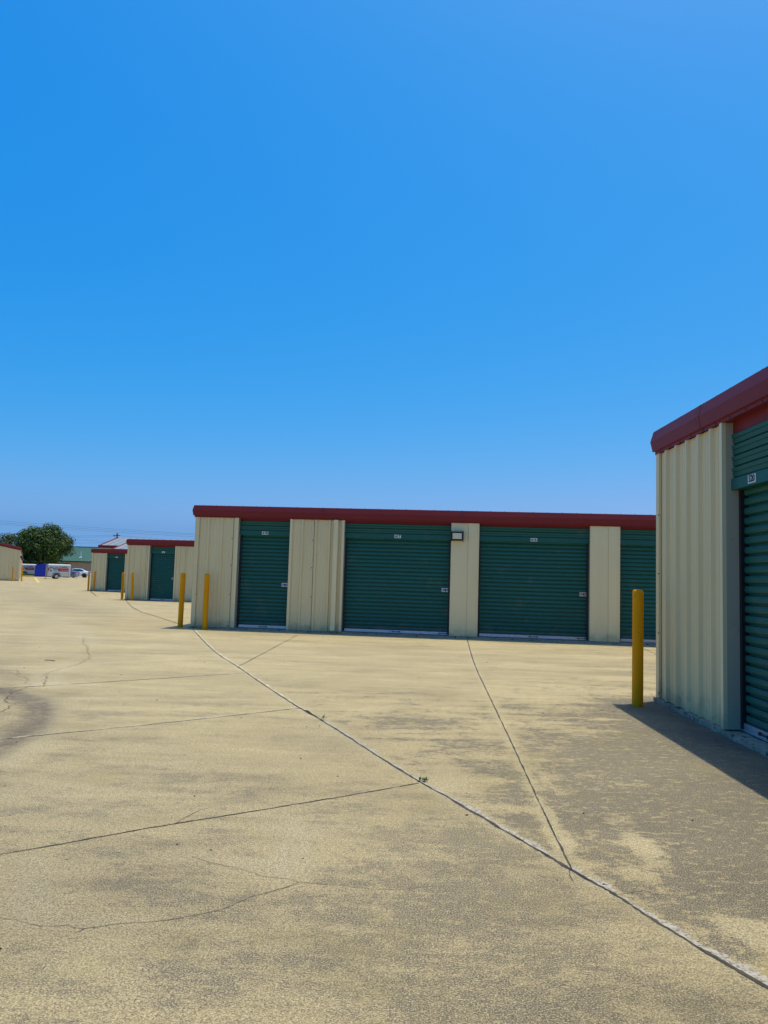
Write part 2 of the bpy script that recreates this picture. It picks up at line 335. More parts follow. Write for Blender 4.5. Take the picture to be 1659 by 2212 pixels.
gm_ = bpy.data.meshes.new('pavement'); gm_.vertices.add(len(co)); gm_.vertices.foreach_set('co', co.ravel())
gm_.loops.add(faces.size); gm_.loops.foreach_set('vertex_index', faces.ravel().astype(np.int32))
gm_.polygons.add(len(faces)); gm_.polygons.foreach_set('loop_start', (np.arange(len(faces)) * 4).astype(np.int32))
gm_.update(calc_edges=True)
def blobs(lst, sc=1.25):
    a = np.zeros_like(X)
    for (cx, cy, rx, ry, k) in lst: a += k * np.exp(-(((X - cx) / (rx * sc)) ** 2 + ((Y - cy) / (ry * sc)) ** 2))
    return a
def polydist(P):
    d = np.full(X.shape, 1e9); sgn = np.zeros(X.shape)
    for (a, b) in zip(P[:-1], P[1:]):
        ax, ay = a; bx, by = b; vx, vy = bx - ax, by - ay; l2 = vx * vx + vy * vy
        t = np.clip(((X - ax) * vx + (Y - ay) * vy) / l2, 0, 1); dd = np.hypot(X - ax - t * vx, Y - ay - t * vy)
        c = (vx * (Y - ay) - vy * (X - ax)); u = dd < d; d = np.where(u, dd, d); sgn = np.where(u, np.sign(c), sgn)
    return d, sgn
def smooth_poly_(P, it=2):
    for _ in range(it):
        Q = [P[0]]
        for a, b in zip(P[:-1], P[1:]): Q += [(a[0] * .75 + b[0] * .25, a[1] * .75 + b[1] * .25), (a[0] * .25 + b[0] * .75, a[1] * .25 + b[1] * .75)]
        P = Q + [P[-1]]
    return P
wear_shade = blobs(WEAR); pale = blobs(PALE)
dj, sj = polydist(J_MAIN)
wear_shade += .22 * ss(7.5, 3.2, Y) + .06 + np.where(sj > 0, .10, 0) * ss(9, 5, Y)
wear_shade += np.where(sj > 0, .12, .05) * np.exp(-np.maximum(Y - 6, 0) / 5)
pale += .75 * np.exp(-(dj / .05) ** 2)
dj2, _ = polydist([(1.836,16.378),(1.432,11.856),(1.224,8.682),(1.109,6.914),(0.987,5.116),(0.933,4.312),(0.885,3.536)])
pale += .5 * np.exp(-(dj2 / .04) ** 2)
# tyre-dark stain: two soft arcs of rubber left of the drive
arc1, _ = polydist([(-6.2, 8.9), (-4.6, 8.25), (-3.8, 7.95), (-3.3, 7.45), (-3.0, 7.0), (-2.78, 6.4), (-2.66, 5.7), (-2.6, 4.8), (-2.7, 3.5)])
arc2, _ = polydist([(-6.5, 10.2), (-5.2, 9.8), (-4.6, 9.45), (-4.2, 9.0), (-4.0, 8.5), (-4.0, 7.8)])
stain_shade = 1.0 * np.exp(-(arc1 / .14) ** 2) + .45 * np.exp(-(arc2 / .22) ** 2)
ins = (X < -2.9) & (Y < 8.0)
stain_shade += .30 * ss(-2.75, -3.2, X) * ss(8.3, 7.7, Y) * ss(4.6, 5.4, Y)
for (P_, w_, k_) in (([(-5.4,8.6),(-2.1,7.6),(-.9,7.55)], .05, .10), ([(-8,14.2),(-2,13.6),(4,12.0)], .3, .12), ([(-9,19),(-3,15.2),(3.8,13.2)], .25, .10), ([(-20,40),(-10,24),(-5,18)], .8, .15), ([(-30,60),(-16,36),(-8,22)], 1.2, .15)):
    dd, _ = polydist(P_); stain_shade += k_ * np.exp(-(dd / w_) ** 2)
# blotchy drips beside building and near joint
dots = [(1.08, 3.03, .03, .03, .5), (1.36, 4.2, .05, .03, .5), (1.5, 3.9, .05, .025, .6), (.72, 3.0, .04, .03, .5), (.95, 2.75, .05, .03, .5), (1.02, 3.2, .04, .04, .4), (3.4, 11.2, .6, .25, .3), (4.4, 12.6, .5, .4, .3), (2.9, 7.2, .25, .9, .4), (3.0, 5.5, .2, .9, .3)]
stain_shade += blobs(dots, 1)
gx = 3.09 - .029 * (8.6 - Y); wear_shade += .55 * ss(1.0, .5, gx - X) * ss(9.2, 8.4, Y) * (Y > -6); grime_shade = ss(.75, .1, gx - X) * ss(9.0, 8.4, Y) * (Y > -6)  # wear and grime along the wall, raised to paint the building's shadow darker
stain_shade += .85 * grime_shade * (.6 + .8 * (np.sin(X * 9 + Y * 5) * .5 + .5) * .6)
tyre = np.zeros_like(X)
for P_, k_ in (([(-2.9, 2.4), (-2.2, 5), (-1.2, 8.5), (.6, 12), (3.5, 14.6)], .10), ([(-1.4, 1.8), (-.6, 5), (.5, 8.5), (2.2, 11.6), (5, 13.4)], .10), ([(-12, 30), (-7, 15), (-4.4, 9), (-3.2, 4)], .14), ([(-14, 30), (-8.6, 15), (-6, 9), (-4.8, 4)], .14)):
    dd, _ = polydist(smooth_poly_(P_)); stain_shade += k_ * np.exp(-(dd / (.10 + .01 * Y)) ** 2)
stain_shade = np.clip(stain_shade, 0, 1)
for P_, w_, k_ in (([(-3.52, 7.77), (-3.16, 7.47), (-2.77, 6.69), (-2.5, 5.9), (-2.44, 5.38), (-2.43, 5.1)], .13, .55), ([(-3.64, 7.54), (-3.16, 7.59), (-2.62, 7.74), (-2.05, 7.67), (-1.37, 7.85), (-1.0, 8.13)], .06, .5),
                     ([(-4.74, 9.77), (-4.46, 10.01), (-4.03, 10.3), (-3.48, 10.73), (-2.92, 11.12)], .12, .5), ([(-8.56, 20.0), (-7.05, 17.32), (-5.87, 15.34), (-5.02, 13.32)], .25, .5), ([(-3.98, 9.9), (-3.99, 9.63), (-3.98, 9.32), (-3.79, 8.94), (-3.62, 8.42)], .16, .7),
                     ([(-0.94, 3.54), (-0.77, 3.58), (-0.5, 3.48), (-0.41, 3.59), (-0.35, 3.7)], .05, .5), ([(-1.5, 3.5), (-1.38, 3.16), (-1.22, 2.92), (-1.05, 2.9), (-0.84, 2.93)], .07, .55), ([(-7.5,5.5),(-3.93,8.12),(-1.7,9.92)], .07, .45), ([(-4.6,4.3),(-2.77,5.79),(-.75,7.48)], .06, .45)):
    dd, _ = polydist(smooth_poly_(P_)); pale += k_ * np.exp(-(dd / w_) ** 2)
for P_, w_, k_ in (([(-2.75, 7.54), (-2.03, 7.6), (-1.31, 7.52)], .05, .16), ([(-1.06, 4.24), (-0.83, 4.42), (-0.55, 4.69), (-0.2, 4.86), (0.05, 4.94)], .03, .16), ([(-1.3, 3.16), (-1.21, 3.29), (-0.95, 3.27), (-0.81, 3.37)], .09, .10)):
    dd, _ = polydist(smooth_poly_(P_)); stain_shade = np.clip(stain_shade + k_ * np.exp(-(dd / w_) ** 2), 0, 1)
slabm = np.where(sj > 0, 1.0, .54)
low = np.where(sj > 0, .08, .26) * ss(7.5, 3.2, Y) + .04
for nm, arr in (('slab', slabm), ('low', low), ('wear_shade', wear_shade), ('pale', pale), ('stain_shade', stain_shade)):
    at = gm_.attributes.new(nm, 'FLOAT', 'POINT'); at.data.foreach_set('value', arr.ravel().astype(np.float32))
gm_.materials.append(M['pave']); gm_.polygons.foreach_set('use_smooth', [True] * len(gm_.polygons))
pav = bpy.data.objects.new('pavement', gm_); scene.collection.objects.link(pav)
tag(pav, 'yellowish weathered concrete yard with grey worn patches', 'pavement', None, 'structure')

# joints, cracks and repairs: thin ragged bands lying in the sheet
def wob(P, step, amp, seed=0):
    out = []; tot = 0
    for (a, b) in zip(P[:-1], P[1:]):
        a = Vector(a); b = Vector(b); l = (b - a).length; n = max(1, int(l / step)); d = (b - a) / max(l, 1e-6); nrm = Vector((-d.y, d.x))
        for k in range(n):
            p = a.lerp(b, k / n); w = noise.noise(Vector((p.x * 6 + seed, p.y * 6, seed))) * amp + noise.noise(Vector((p.x * 23 + seed, p.y * 23, seed))) * amp * .5
            out.append(p + nrm * w)
    out.append(Vector(P[-1])); return out
def smooth_poly(P, it=2):
    for _ in range(it):
        Q = [P[0]]
        for a, b in zip(P[:-1], P[1:]):
            Q += [(a[0] * .75 + b[0] * .25, a[1] * .75 + b[1] * .25), (a[0] * .25 + b[0] * .75, a[1] * .25 + b[1] * .75)]
        Q.append(P[-1]); P = Q
    return P
def band(mb, P, w0, w1, m, h, step=.03, amp=.006, seed=0, side=0, rag=.5, gap=0, dist_w=0):
    """ragged band of width w0..w1 along P; side shifts it across, gap leaves breaks"""
    pts = wob(P, step, amp, seed); n = len(pts); K = max(2, int(.12 / step))
    Lr, Rr = [], []
    def flush():
        if len(Lr) > 1: mb.strip(Lr, Rr, m)
        Lr.clear(); Rr.clear()
    for i, p in enumerate(pts):
        d = (pts[min(i + K, n - 1)] - pts[max(i - K, 0)]).normalized(); nr = Vector((-d.y, d.x))
        w = (w0 + (w1 - w0) * i / (n - 1)); q = Vector((p.x * 9 + seed * 3.3, p.y * 9, 1.7)); q2 = Vector((p.x * 45, p.y * 45, seed))
        wa = w * max(.08, (.5 + side) * (1 + rag * 1.8 * noise.noise(q) + rag * 1.1 * noise.noise(q2)))
        wb = w * ((.5 - side) * (1 + rag * 1.5 * noise.noise(q * 1.3) + rag * 1.1 * noise.noise(q2 * 1.2)))
        if side <= .45: wb = max(wb, .0006)
        if gap and noise.noise(Vector((p.x * 2.2 + seed, p.y * 2.2, 5.5))) > gap: flush(); continue
        z = gz(p.x, p.y) + h
        a = p + nr * wa; b = p - nr * wb
        Lr.append((a.x, a.y, z)); Rr.append((b.x, b.y, z))
    flush()
def groove(name, P, w, label, m='joint', h=None, sm=2, **k):
    if h is None: h = .0022 if P[0][1] < 17.5 and P[-1][1] < 17.5 else .008
    mb = MB(); band(mb, smooth_poly(P, sm), w if not isinstance(w, tuple) else w[0], w if not isinstance(w, tuple) else w[1], m, h, **k)
    o = mb.build(name, clean=False); tag(o, label, 'joint' if 'joint' in name else 'crack', None, 'structure'); return o
mb = MB()
band(mb, smooth_poly(J_MAIN[4:]), .026, .046, 'patch', .0012, step=.008, amp=.004, seed=2, side=.5, rag=.55)
band(mb, smooth_poly(J_MAIN[:6]), .05, .03, 'palejoint', .0012, step=.03, amp=.004, seed=3, side=.4, rag=.8)
tag(mb.build('joint_repair', clean=False), 'pale mortar repair along the long diagonal joint', 'repair', None, 'structure')
groove('pavement_joint', J_MAIN, (.020, .0125), 'long diagonal joint between the slabs', step=.01, amp=.005, seed=1, rag=.8)
groove('pavement_joint', [(1.836,16.378),(1.432,11.856),(1.224,8.682),(1.109,6.914),(0.987,5.116),(0.933,4.312),(0.885,3.536)], (.017, .0075), 'straight joint meeting the diagonal one', h=.0018, step=.01, amp=.002, seed=5, rag=.6)
TJ = [([(-9.5,6.8),(-5.079,10.445),(-2.69,12.459)], .008), ([(-7.5,5.5),(-3.931,8.124),(-3.745,8.243),(-1.7,9.924)], .016), ([(-4.6,4.3),(-2.773,5.787),(-1.891,6.473),(-0.75,7.478)], .012),
      ([(-2.6,2.8),(-1.656,3.531),(-1.417,3.7),(-1.178,3.896),(-0.292,4.506),(0.269,4.923)], .0085), ([(-1.039,8.45),(0.379,8.599),(1.226,8.682),(2.406,8.729)], .005), ([(-1.91,10.574),(-1.729,16.233)], .014),
      ([(-11.114,33.758),(-7.918,24.775),(-5.762,20.452),(-4.767,18.404)], .017), ([(-8.5,10.2),(-6.341,12.994),(-5.445,14.318),(-4.207,16.002)], .008), ([(5.239,15.437),(5.068,14.18)], .02), ([(-18.246,48.484),(-14.69,39.929)], .05)]
for i, (P_, w_) in enumerate(TJ):
    groove('pavement_joint', P_, w_, 'narrow sawn joint across the slab', step=.015 if P_[0][1] < 10 else .05, amp=.004, seed=10 + i, rag=.9, gap=.32 if i in (4, 7) else 0)
    if i in (1, 2):
        mb = MB(); band(mb, smooth_poly(P_), .035, .02, 'palejoint', .0010, step=.02, amp=.004, seed=30 + i, side=.2, rag=.9)
        tag(mb.build('joint_edge', clean=False), 'paler worn edge of a sawn joint', 'joint', None, 'structure')
CR = [[(-5.379,14.153),(-4.957,12.99),(-4.685,12.506),(-4.4,11.737),(-4.168,11.269),(-3.985,10.375),(-3.971,10.079),(-3.992,9.628),(-3.981,9.321),(-3.79,8.937),(-3.616,8.419)],
      [(-4.416,9.576),(-4.256,9.157),(-4.104,9.003),(-3.968,8.851),(-3.856,8.531),(-3.735,8.394)], [(-3.719,8.225),(-3.664,7.744),(-3.571,7.5),(-3.363,7.233),(-3.311,6.988),(-3.29,6.831)],
      [(-1.351,2.914),(-1.287,2.903),(-1.174,2.855),(-1.087,2.867),(-1.021,2.844),(-0.995,2.864),(-0.9,2.901),(-0.774,2.929),(-0.653,2.987),(-0.568,3.037),(-0.484,3.159),(-0.367,3.247),(-0.299,3.323),(-0.35,3.344),(-0.471,3.372),(-0.55,3.43),(-0.671,3.487),(-0.814,3.572)],
      [(-1.018,2.848),(-1.036,2.811)], [(-0.299,3.323),(-0.153,3.303),(0.01,3.268),(0.113,3.28),(0.143,3.299),(0.23,3.308)], [(1.005,3.286),(1.088,3.32),(1.19,3.363)],
      [(-1.009,4.007),(-0.985,4.121),(-0.942,4.245),(-0.842,4.36),(-0.681,4.464)], [(0.872,3.542),(0.861,3.475),(0.864,3.419)]]
for i, P_ in enumerate(CR):
    groove('pavement_crack', P_, (.0065, .006) if i < 3 else (.0028, .0022), 'hairline crack wandering through the slab', m='joint' if i in (0, 2, 8) else 'crack', sm=0, step=.03 if i < 3 else .006, amp=.05 if i < 3 else .008, seed=50 + i, rag=.8)

# ------------------------------------------------------------------ STORAGE BUILDINGS
PROF = [(.036, -.004), (.036, .030), (.058, .033), (.078, .150), (.050, .262), (.0, .268)]
def ribs(s0, s1, y, z0, z1, mb, m, pitch=.305, h=.034, off=0, outward=-1, zt=None):
    """trapezoid-rib sheet from s0 to s1 in the local x-z plane"""
    xs_ = [s0]; ys_ = [0]
    k = math.floor((s0 - off) / pitch)
    while True:
        c = off + k * pitch; k += 1
        if c > s1: break
        for dx, dy in ((-.036, 0), (-.018, h), (.018, h), (.036, 0), (.105, 0), (.112, .005), (.130, .005), (.137, 0), (.170, 0), (.177, .005), (.195, .005), (.202, 0)):
            if s0 < c + dx < s1: xs_.append(c + dx); ys_.append(dy)
    xs_.append(s1); ys_.append(0)
    zt = zt or (lambda s: z1)
    A = [(x, y + outward * d, z0) for x, d in zip(xs_, ys_)]; B = [(x, y + outward * d, zt(x)) for x, d in zip(xs_, ys_)]
    mb.strip(A, B, m)
def roll_door(parent, s0, s1, hz, ht, number, label, latch=True, lock=True, handles=1, detail=True, rec=.155, hy=.040, jt=None):
    """roll-up door in an opening s0..s1; hz underside of the hood, ht top of the opening"""
    w = s1 - s0
    # curtain of rounded laths
    mb = MB(); per = .0855; z = .105; prof = []
    while z < hz + .02:
        for t, d in ((0, -.018), (.13, -.018), (.15, .004), (.24, .014), (.44, .019), (.66, .018), (.86, .012), (.89, -.018)):
            prof.append((z + t * per, -d))
        z += per
    z0c = .1
    nseg = 14; cols = []
    for q in range(nseg + 1):
        x_ = s0 + .012 + (w - .024) * q / nseg
        cols.append([(x_, rec + d + .005 * noise.noise(Vector((x_ * 1.3 + parent.location.x, zz * 1.5, 3.))), zz + .004 * noise.noise(Vector((x_ * .9 + parent.location.x, zz * .8, 9.)))) for zz, d in prof])
    for ca, cb in zip(cols[:-1], cols[1:]): mb.strip(ca, cb, 'green')
    d = mb.build('roll_up_door', parent, smooth=False); d['label'] = label
    sm = len(d.data.polygons)
    # hood: fixed header of flat steps with a plain number band
    mb = MB(); y = hy
    pr = [(ht + .03, y + .03), (ht - .02, y + .03)]
    zz = ht - .02; bandz = hz + .105
    n = max(2, round((zz - bandz) / .105)); st = (zz - bandz) / n
    for k in range(n):
        q = zz - k * st
        pr += [(q - .010, y + .006), (q - st * .42, y + .012), (q - st * .46, y + .020), (q - st * .52, y + .020), (q - st * .56, y + .012), (q - st * .90, y + .020), (q - st * .96, y + .038), (q - st, y + .038)]
    pr += [(bandz - .004, y), (hz, y - .002), (hz, y + .08)]
    hs0, hs1 = s0 + .002, s1 - .002
    mb.strip([(hs0, yy, z_) for z_, yy in pr], [(hs1, yy, z_) for z_, yy in pr], 'green')
    mb.poly([(hs0, yy, z_) for z_, yy in pr] + [(hs0, y + .08, ht + .03)], 'green'); mb.poly([(hs1, yy, z_) for z_, yy in pr] + [(hs1, y + .08, ht + .03)], 'green')
    hd = mb.build('header', d)
    # jamb returns of the opening
    for sa, sb in ((s0 - .004, s0), (s1, s1 + .004)):
        mb = MB(); mb.box(sa, sb, .0, rec + .03, .045, jt or ht + .02, 'jamb')
        if detail:
            sd_ = 1 if sa < s0 else -1; xx = sb if sa < s0 else sa
            for zk in (.2, .95, 1.7):
                mb.tube([(xx, .05, zk), (xx + sd_ * .006, .05, zk)], .007, 'galv', 8)
        mb.build('jamb', d)
    # guide tracks
    for sa, sb in ((s0 + .0005, s0 + .045), (s1 - .045, s1 - .0005)):
        mb = MB(); mb.box(sa, sb, rec - .045, rec + .022, .05, hz + .05, 'black'); mb.build('guide_track', d)
    # bottom bar with pull handles
    mb = MB(); mb.box(s0 + .01, s1 - .01, rec - .035, rec + .02, .050, .112, 'galv'); mb.box(s0 + .01, s1 - .01, rec - .055, rec - .035, .050, .058, 'galv')
    bb = mb.build('bottom_bar', d, bevel=.003 if detail else 0)
    for k in range(handles):
        cx = (s0 + s1) / 2 + (.02 if k == 0 else w / 2 - .14); y0 = rec - .037
        mb = MB(); mb.box(cx - .07, cx + .07, y0 - .018, y0 - .010, .078, .088, 'black')
        for sx in (-1, 1): mb.box(cx + sx * .075 - .012, cx + sx * .075 + .012, y0 - .018, y0 + .001, .070, .096, 'black')
        mb.build('handle', d)
    if number is not None:
        mb = MB(); cx = (s0 + s1) / 2; zc = hz + .052; pw, ph = .14, .072
        mb.box(cx - pw / 2, cx + pw / 2, y - .006, y - .001, zc - ph / 2, zc + ph / 2, 'white')
        if not number:
            for q in (-.03, 0, .03): mb.box(cx + q - .010, cx + q + .010, y - .0075, y - .005, zc - .018, zc + .016, 'black')
        if number: text_mesh(mb, number, .078, 'black', lambda a_, b2, c_: (cx + a_, y - .0075 - c_, zc + b2), bold=.0034, depth=.0006, sx=.98)
        mb.build('number_plate', d)
    if latch:
        cx0, cx1, zc = s1 - .185, s1 - .012, 1.02; y0 = rec - .024
        mb = MB(); mb.box(cx0, cx1, y0 - .004, y0, zc - .042, zc + .042, 'galv')
        mb.box(cx0 + .012, cx0 + .018, y0 - .010, y0 - .004, zc - .02, zc + .02, 'black'); mb.box(cx0 + .03, cx0 + .05, y0 - .010, y0 - .004, zc - .018, zc + .018, 'black')
        mb.box(cx0 + .06, cx1, y0 - .016, y0 - .004, zc + .008, zc + .022, 'black')
        mb.box(cx0 + .075, cx1, y0 - .014, y0 - .004, zc - .020, zc - .010, 'black')
        if lock: mb.tube([(cx0 + .075, y0 - .024, zc + .012), (cx0 + .09, y0 - .024, zc - .03)], .011, 'black', 8); mb.tube([(cx0 + .055, y0 - .02, zc + .006), (cx0 + .07, y0 - .02, zc - .026)], .008, 'chrome', 8)
        mb.build('latch', d)
    return d
def fascia_loop(mb, path, m):
    """sweep PROF round the closed path of (x, y, z) wall-top points; outward is to the right of travel"""
    n = len(path); P_ = [Vector(p) for p in path]; rows = []
    for i in range(n):
        d0 = (P_[i] - P_[i - 1]); d1 = (P_[(i + 1) % n] - P_[i]); d0.z = d1.z = 0; d0.normalize(); d1.normalize()
        n0 = Vector((d0.y, -d0.x, 0)); n1 = Vector((d1.y, -d1.x, 0)); bis = (n0 + n1); bis = bis / max(bis.dot(n0), .3)
        rows.append([P_[i] + bis * o + Vector((0, 0, z)) for o, z in PROF])
    for i in range(n): mb.strip(rows[i], rows[(i + 1) % n], m)
def storage(name, label, loc, rz, length, depth, wt, doors, slope=.04, hz=2.11, end_ribs=True, slabjit=.004, seams=(), downspouts=(), detail=True, roofm='roofmetal', tilt=0, hy=.075):
    """doors: list of dicts s0, s1, number, label; local +x runs along the facade, +y into the building"""
    B_ = empty(name, loc, rz, label, 'storage building', 'storage unit buildings')
    if tilt: B_.rotation_euler = (0, tilt, rz)
    zb = .045
    # facade wall
    mb = MB(); cur = 0.0; flat = .11
    edges = [0.0]
    for d in doors: edges += [d['s0'], d['s1']]
    edges.append(length)
    for a, b_ in zip(edges[0::2], edges[1::2]):
        if b_ - a < .02: continue
        if b_ - a < .8:
            mb.box(a, b_, -.012, .0, zb, wt, 'trim'); c = a + (b_ - a) * .62
            mb.poly([(c - .012, -.013, zb), (c, -.030, zb), (c, -.030, wt), (c - .012, -.013, wt)], 'beige')
            mb.poly([(c, -.030, zb), (b_ - .05, -.030, zb), (b_ - .05, -.030, wt), (c, -.030, wt)], 'trim')
            mb.poly([(b_ - .05, -.030, zb), (b_ - .05, -.012, zb), (b_ - .05, -.012, wt), (b_ - .05, -.030, wt)], 'trim')
        else:
            ribs(a, b_, -.001, zb, wt, mb, 'beige', off=.30)
            if a == 0: mb.box(-.004, .085, -.034, -.006, zb, wt, 'beige')
            else: mb.box(a, a + .055, -.036, .0, zb, wt, 'trim')
            mb.box(b_ - .055, b_, -.036, .0, zb, wt, 'trim')
        if b_ - a > .8:
            q = .865
            while q < b_ - .1:
                if q > a + .1:
                    mb.box(q, q + .005, -.0045, -.0005, zb, wt, 'dark')
                    if detail:
                        for zk in (.09, .78, 1.42, 2.02): mb.tube([(q - .022, -.001, zk), (q - .022, -.012, zk)], .010, 'black', 6)
                q += .915
        if detail and b_ - a > .8:
            k = .30 + .305 * math.ceil((a - .3 + .1) / .305); k0 = k - .058
            while k0 < b_ - .08:
                for zk in (.10, .85, 1.60, wt - .10): mb.tube([(k0, -.002, zk), (k0, -.012, zk)], .0075, 'galv', 6)
                k0 += .305
            if a == 0:
                for zk in (.10, .75, 1.40, 2.05): mb.tube([(.09, -.034, zk), (.09, -.042, zk)], .007, 'black', 6)
    # strip above openings
    for d in doors:
        mb.box(d['s0'] - .004, d['s1'] + .004, hy + .022, hy + .04, d.get('ht', wt - .03) - .02, wt + .05, 'red'); mb.box(d['s0'] - .004, d['s1'] + .004, -.03, hy + .022, wt + .001, wt + .028, 'red')
    mb.build('wall', B_)
    # other walls
    rise = slope * depth / 2
    mb = MB()
    zt = lambda q: wt + slope * min(q, depth - q)
    def endwall(x, outw):
        t = MB(); ribs(0, depth, 0, zb, wt, t, 'beige', off=.15, outward=-1, zt=zt)
        for v in range(len(t.v)):
            px, py, pz = t.v[v]; t.v[v] = (x + outw * (-py), px, pz)
        i = len(mb.v); mb.v += t.v
        for f in t.f: mb.f.append([q + i for q in f]); mb.m.append(mb.mi('beige'))
    endwall(0, -1); endwall(length, 1)
    mb.box(-.008, -.004, -.034, .10, zb, wt, 'beige')
    t = MB(); ribs(0, length, depth, zb, wt, t, 'beige', outward=1); i = len(mb.v); mb.v += t.v
    for f in t.f: mb.f.append([q + i for q in f]); mb.m.append(mb.mi('beige'))
    mb.build('wall', B_)
    # dark interior partition behind the doors keeps daylight out
    mb = MB(); mb.box(.05, length - .05, .30, .32, zb, wt, 'glight'); mb.build('partition', B_)
    # slab with a slightly chipped edge
    mb = MB(); e = .05; n = int(length / .035) if detail else 8
    top, bot = [], []
    for k in range(n + 1):
        s = -e + (length + 2 * e) * k / n; j = slabjit * (noise.noise(Vector((s * 5, loc[0], 2))) * 2.2 + noise.noise(Vector((s * 22, loc[0], 7))) * 1.6 + max(0, noise.noise(Vector((s * 3.1, 1, 5))) - .25) * 5); jz = slabjit * (noise.noise(Vector((s * 7, 4, loc[1]))) * 1.5 + noise.noise(Vector((s * 31, 4, 1))) * 1.2)
        top.append((s, -e + j, .040 + min(jz, .002))); bot.append((s, -e - .012 + j * 1.6, -.12))
    inner = [(p[0], .30, .042) for p in top]
    mb.strip(bot, top, 'slab'); mb.strip(top, inner, 'slab')
    mb.box(-e, length + e, .29, depth + e, -.12, .040, 'slab')
    mb.poly([(-e, -e, -.12), (-e, -e, .04), (-e, .3, .04), (-e, .3, -.12)], 'slab')
    mb.build('slab', B_)
    # fascia trim round the roof
    mb = MB()
    path = [(0, 0, wt), (length, 0, wt), (length, depth / 2, wt + rise), (length, depth, wt), (0, depth, wt), (0, depth / 2, wt + rise)]
    fascia_loop(mb, path, 'red')
    for s in seams:
        A = [(s, -(o + .002), wt + z) for o, z in PROF[:-1]]; A2 = [(s + .006, -(o + .002), wt + z) for o, z in PROF[:-1]]; mb.strip(A, A2, 'black')
        mb.strip([(p[0] + .008, p[1] - .001, p[2]) for p in A], [(p[0] + .07, p[1] - .001, p[2]) for p in A], 'red')
        for o, z in ((.066, .09), (.074, .135), (.066, .2)): mb.tube([(s - .015, -o, wt + z), (s - .015, -o - .006, wt + z)], .005, 'black', 6)
    if detail:
        s = .15
        while s < min(length, 14): mb.tube([(s, -.036, wt + .012), (s, -.043, wt + .012)], .007, 'black', 6); mb.tube([(s, -.030, wt + .262), (s, -.030, wt + .275)], .006, 'red', 6); s += .305
    mb.build('fascia', B_)
    # roof sheets
    mb = MB()
    for ya, yb, za, zc in ((0, depth / 2, wt + .20, wt + rise + .20), (depth, depth / 2, wt + .20, wt + rise + .20)):
        mb.poly([(0, ya, za), (length, ya, za), (length, yb, zc), (0, yb, zc)], roofm)
        s = .3
        while s < length:
            mb.poly([(s - .03, ya, za), (s, ya, za + .04), (s, yb, zc + .04), (s - .03, yb, zc)], roofm); mb.poly([(s + .03, ya, za), (s, ya, za + .04), (s, yb, zc + .04), (s + .03, yb, zc)], roofm); s += .6
    mb.build('roof', B_, clean=False)
    for s in downspouts:
        mb = MB(); mb.box(s, s + .098, -.095, -.03, .155, wt, 'trim'); 
        mb.v += []; i = None
        a = [(s, -.095, .155), (s + .098, -.095, .155), (s + .098, -.03, .155), (s, -.03, .155)]; b2 = [(s, -.16, .075), (s + .098, -.16, .075), (s + .098, -.11, .045), (s, -.11, .045)]
        mb.loft([a, b2], 'trim', cap=False); mb.build('downspout', B_, bevel=.004)
    for d in doors:
        roll_door(B_, d['s0'], d['s1'], d.get('hz', hz), d.get('ht', wt - .03), d.get('number'), d['label'], detail=detail, rec=hy + .11, hy=hy, jt=wt - .001, handles=d.get('handles', 1), lock=d.get('lock', True), latch=d.get('latch', True))
    return B_

D = lambda s0, s1, num, lab, **k: dict(s0=s0, s1=s1, number=num, label=lab, **k)
b6doors = [D(.985, 2.157, '618', 'narrow green roll-up door numbered 618', lock=True), D(3.375, 5.72, '617', 'wide green roll-up door numbered 617', handles=2),
           D(6.324, 8.674, '616', 'wide green roll-up door numbered 616', handles=2), D(9.30, 11.65, None, 'green roll-up door half hidden by the nearer building', handles=2)]
for k in range(3): b6doors.append(D(12.27 + 3.05 * k, 14.62 + 3.05 * k, None, 'wide green roll-up door further along', handles=2))
B6 = storage('storage_building', 'long beige storage building with green doors 618, 617 and 616 under a dark red fascia', (-4.214, 17.285, 0), R(-5.80), 21.6, 9.1, 2.482, b6doors,
             seams=(2.9, 5.95), downspouts=(3.145,))
b5doors = [D(1.80, 2.64, '520', 'narrow green roll-up door numbered 520', hz=2.135, ht=2.66)]
s = 3.3
for k in range(4): b5doors.append(D(s, s + 2.35, None, 'wide green roll-up door beyond the frame', hz=2.135, ht=2.66, handles=2)); s += 2.97
B5 = storage('storage_building', 'nearest beige ribbed storage building at the right edge with green door 520', (3.092, 8.606, 0), R(-90 - 1.66), 15.5, 9.1, 2.745, b5doors,
             slabjit=.012, seams=(1.30, 4.4), hy=.045)
b7doors = [D(1.035, 2.225, '', 'green roll-up door with a small pale plate', handles=1)] + [D(3.6 + 3.05 * k, 5.95 + 3.05 * k, '', 'wide green roll-up door hidden behind the long building', detail=False) for k in range(3)]
B7 = storage('storage_building', 'beige storage building with one green door showing, left of the long building', (-11.284, 34.141, -.12), R(-9), 13.0, 9.1, 2.44, b7doors, detail=False, slope=.008)
b8doors = [D(.99, 2.23, '', 'green roll-up door with a small pale plate', handles=1)]
B8 = storage('storage_building', 'smallest looking beige storage building with one green door, before the green roof', (-18.29, 48.595, -.20), R(-9), 13.0, 9.1, 2.40, b8doors, detail=False, slope=.008)
lb = [D(.7 + 3.05 * k, 3.05 + 3.05 * k, None, 'roll-up door on the sunny side', detail=False) for k in range(24)]
for d in lb: d.pop('detail', None)
for bd in (b7doors,): 
    for d in bd: d.pop('detail', None)
BL = storage('storage_building', 'beige gable-ended storage building at the left edge with dark wall lights', (-30.74, 65.38, -.06), R(114.7), 75.0, 9.1, 2.60, lb, slope=.20, detail=False, tilt=.0047)

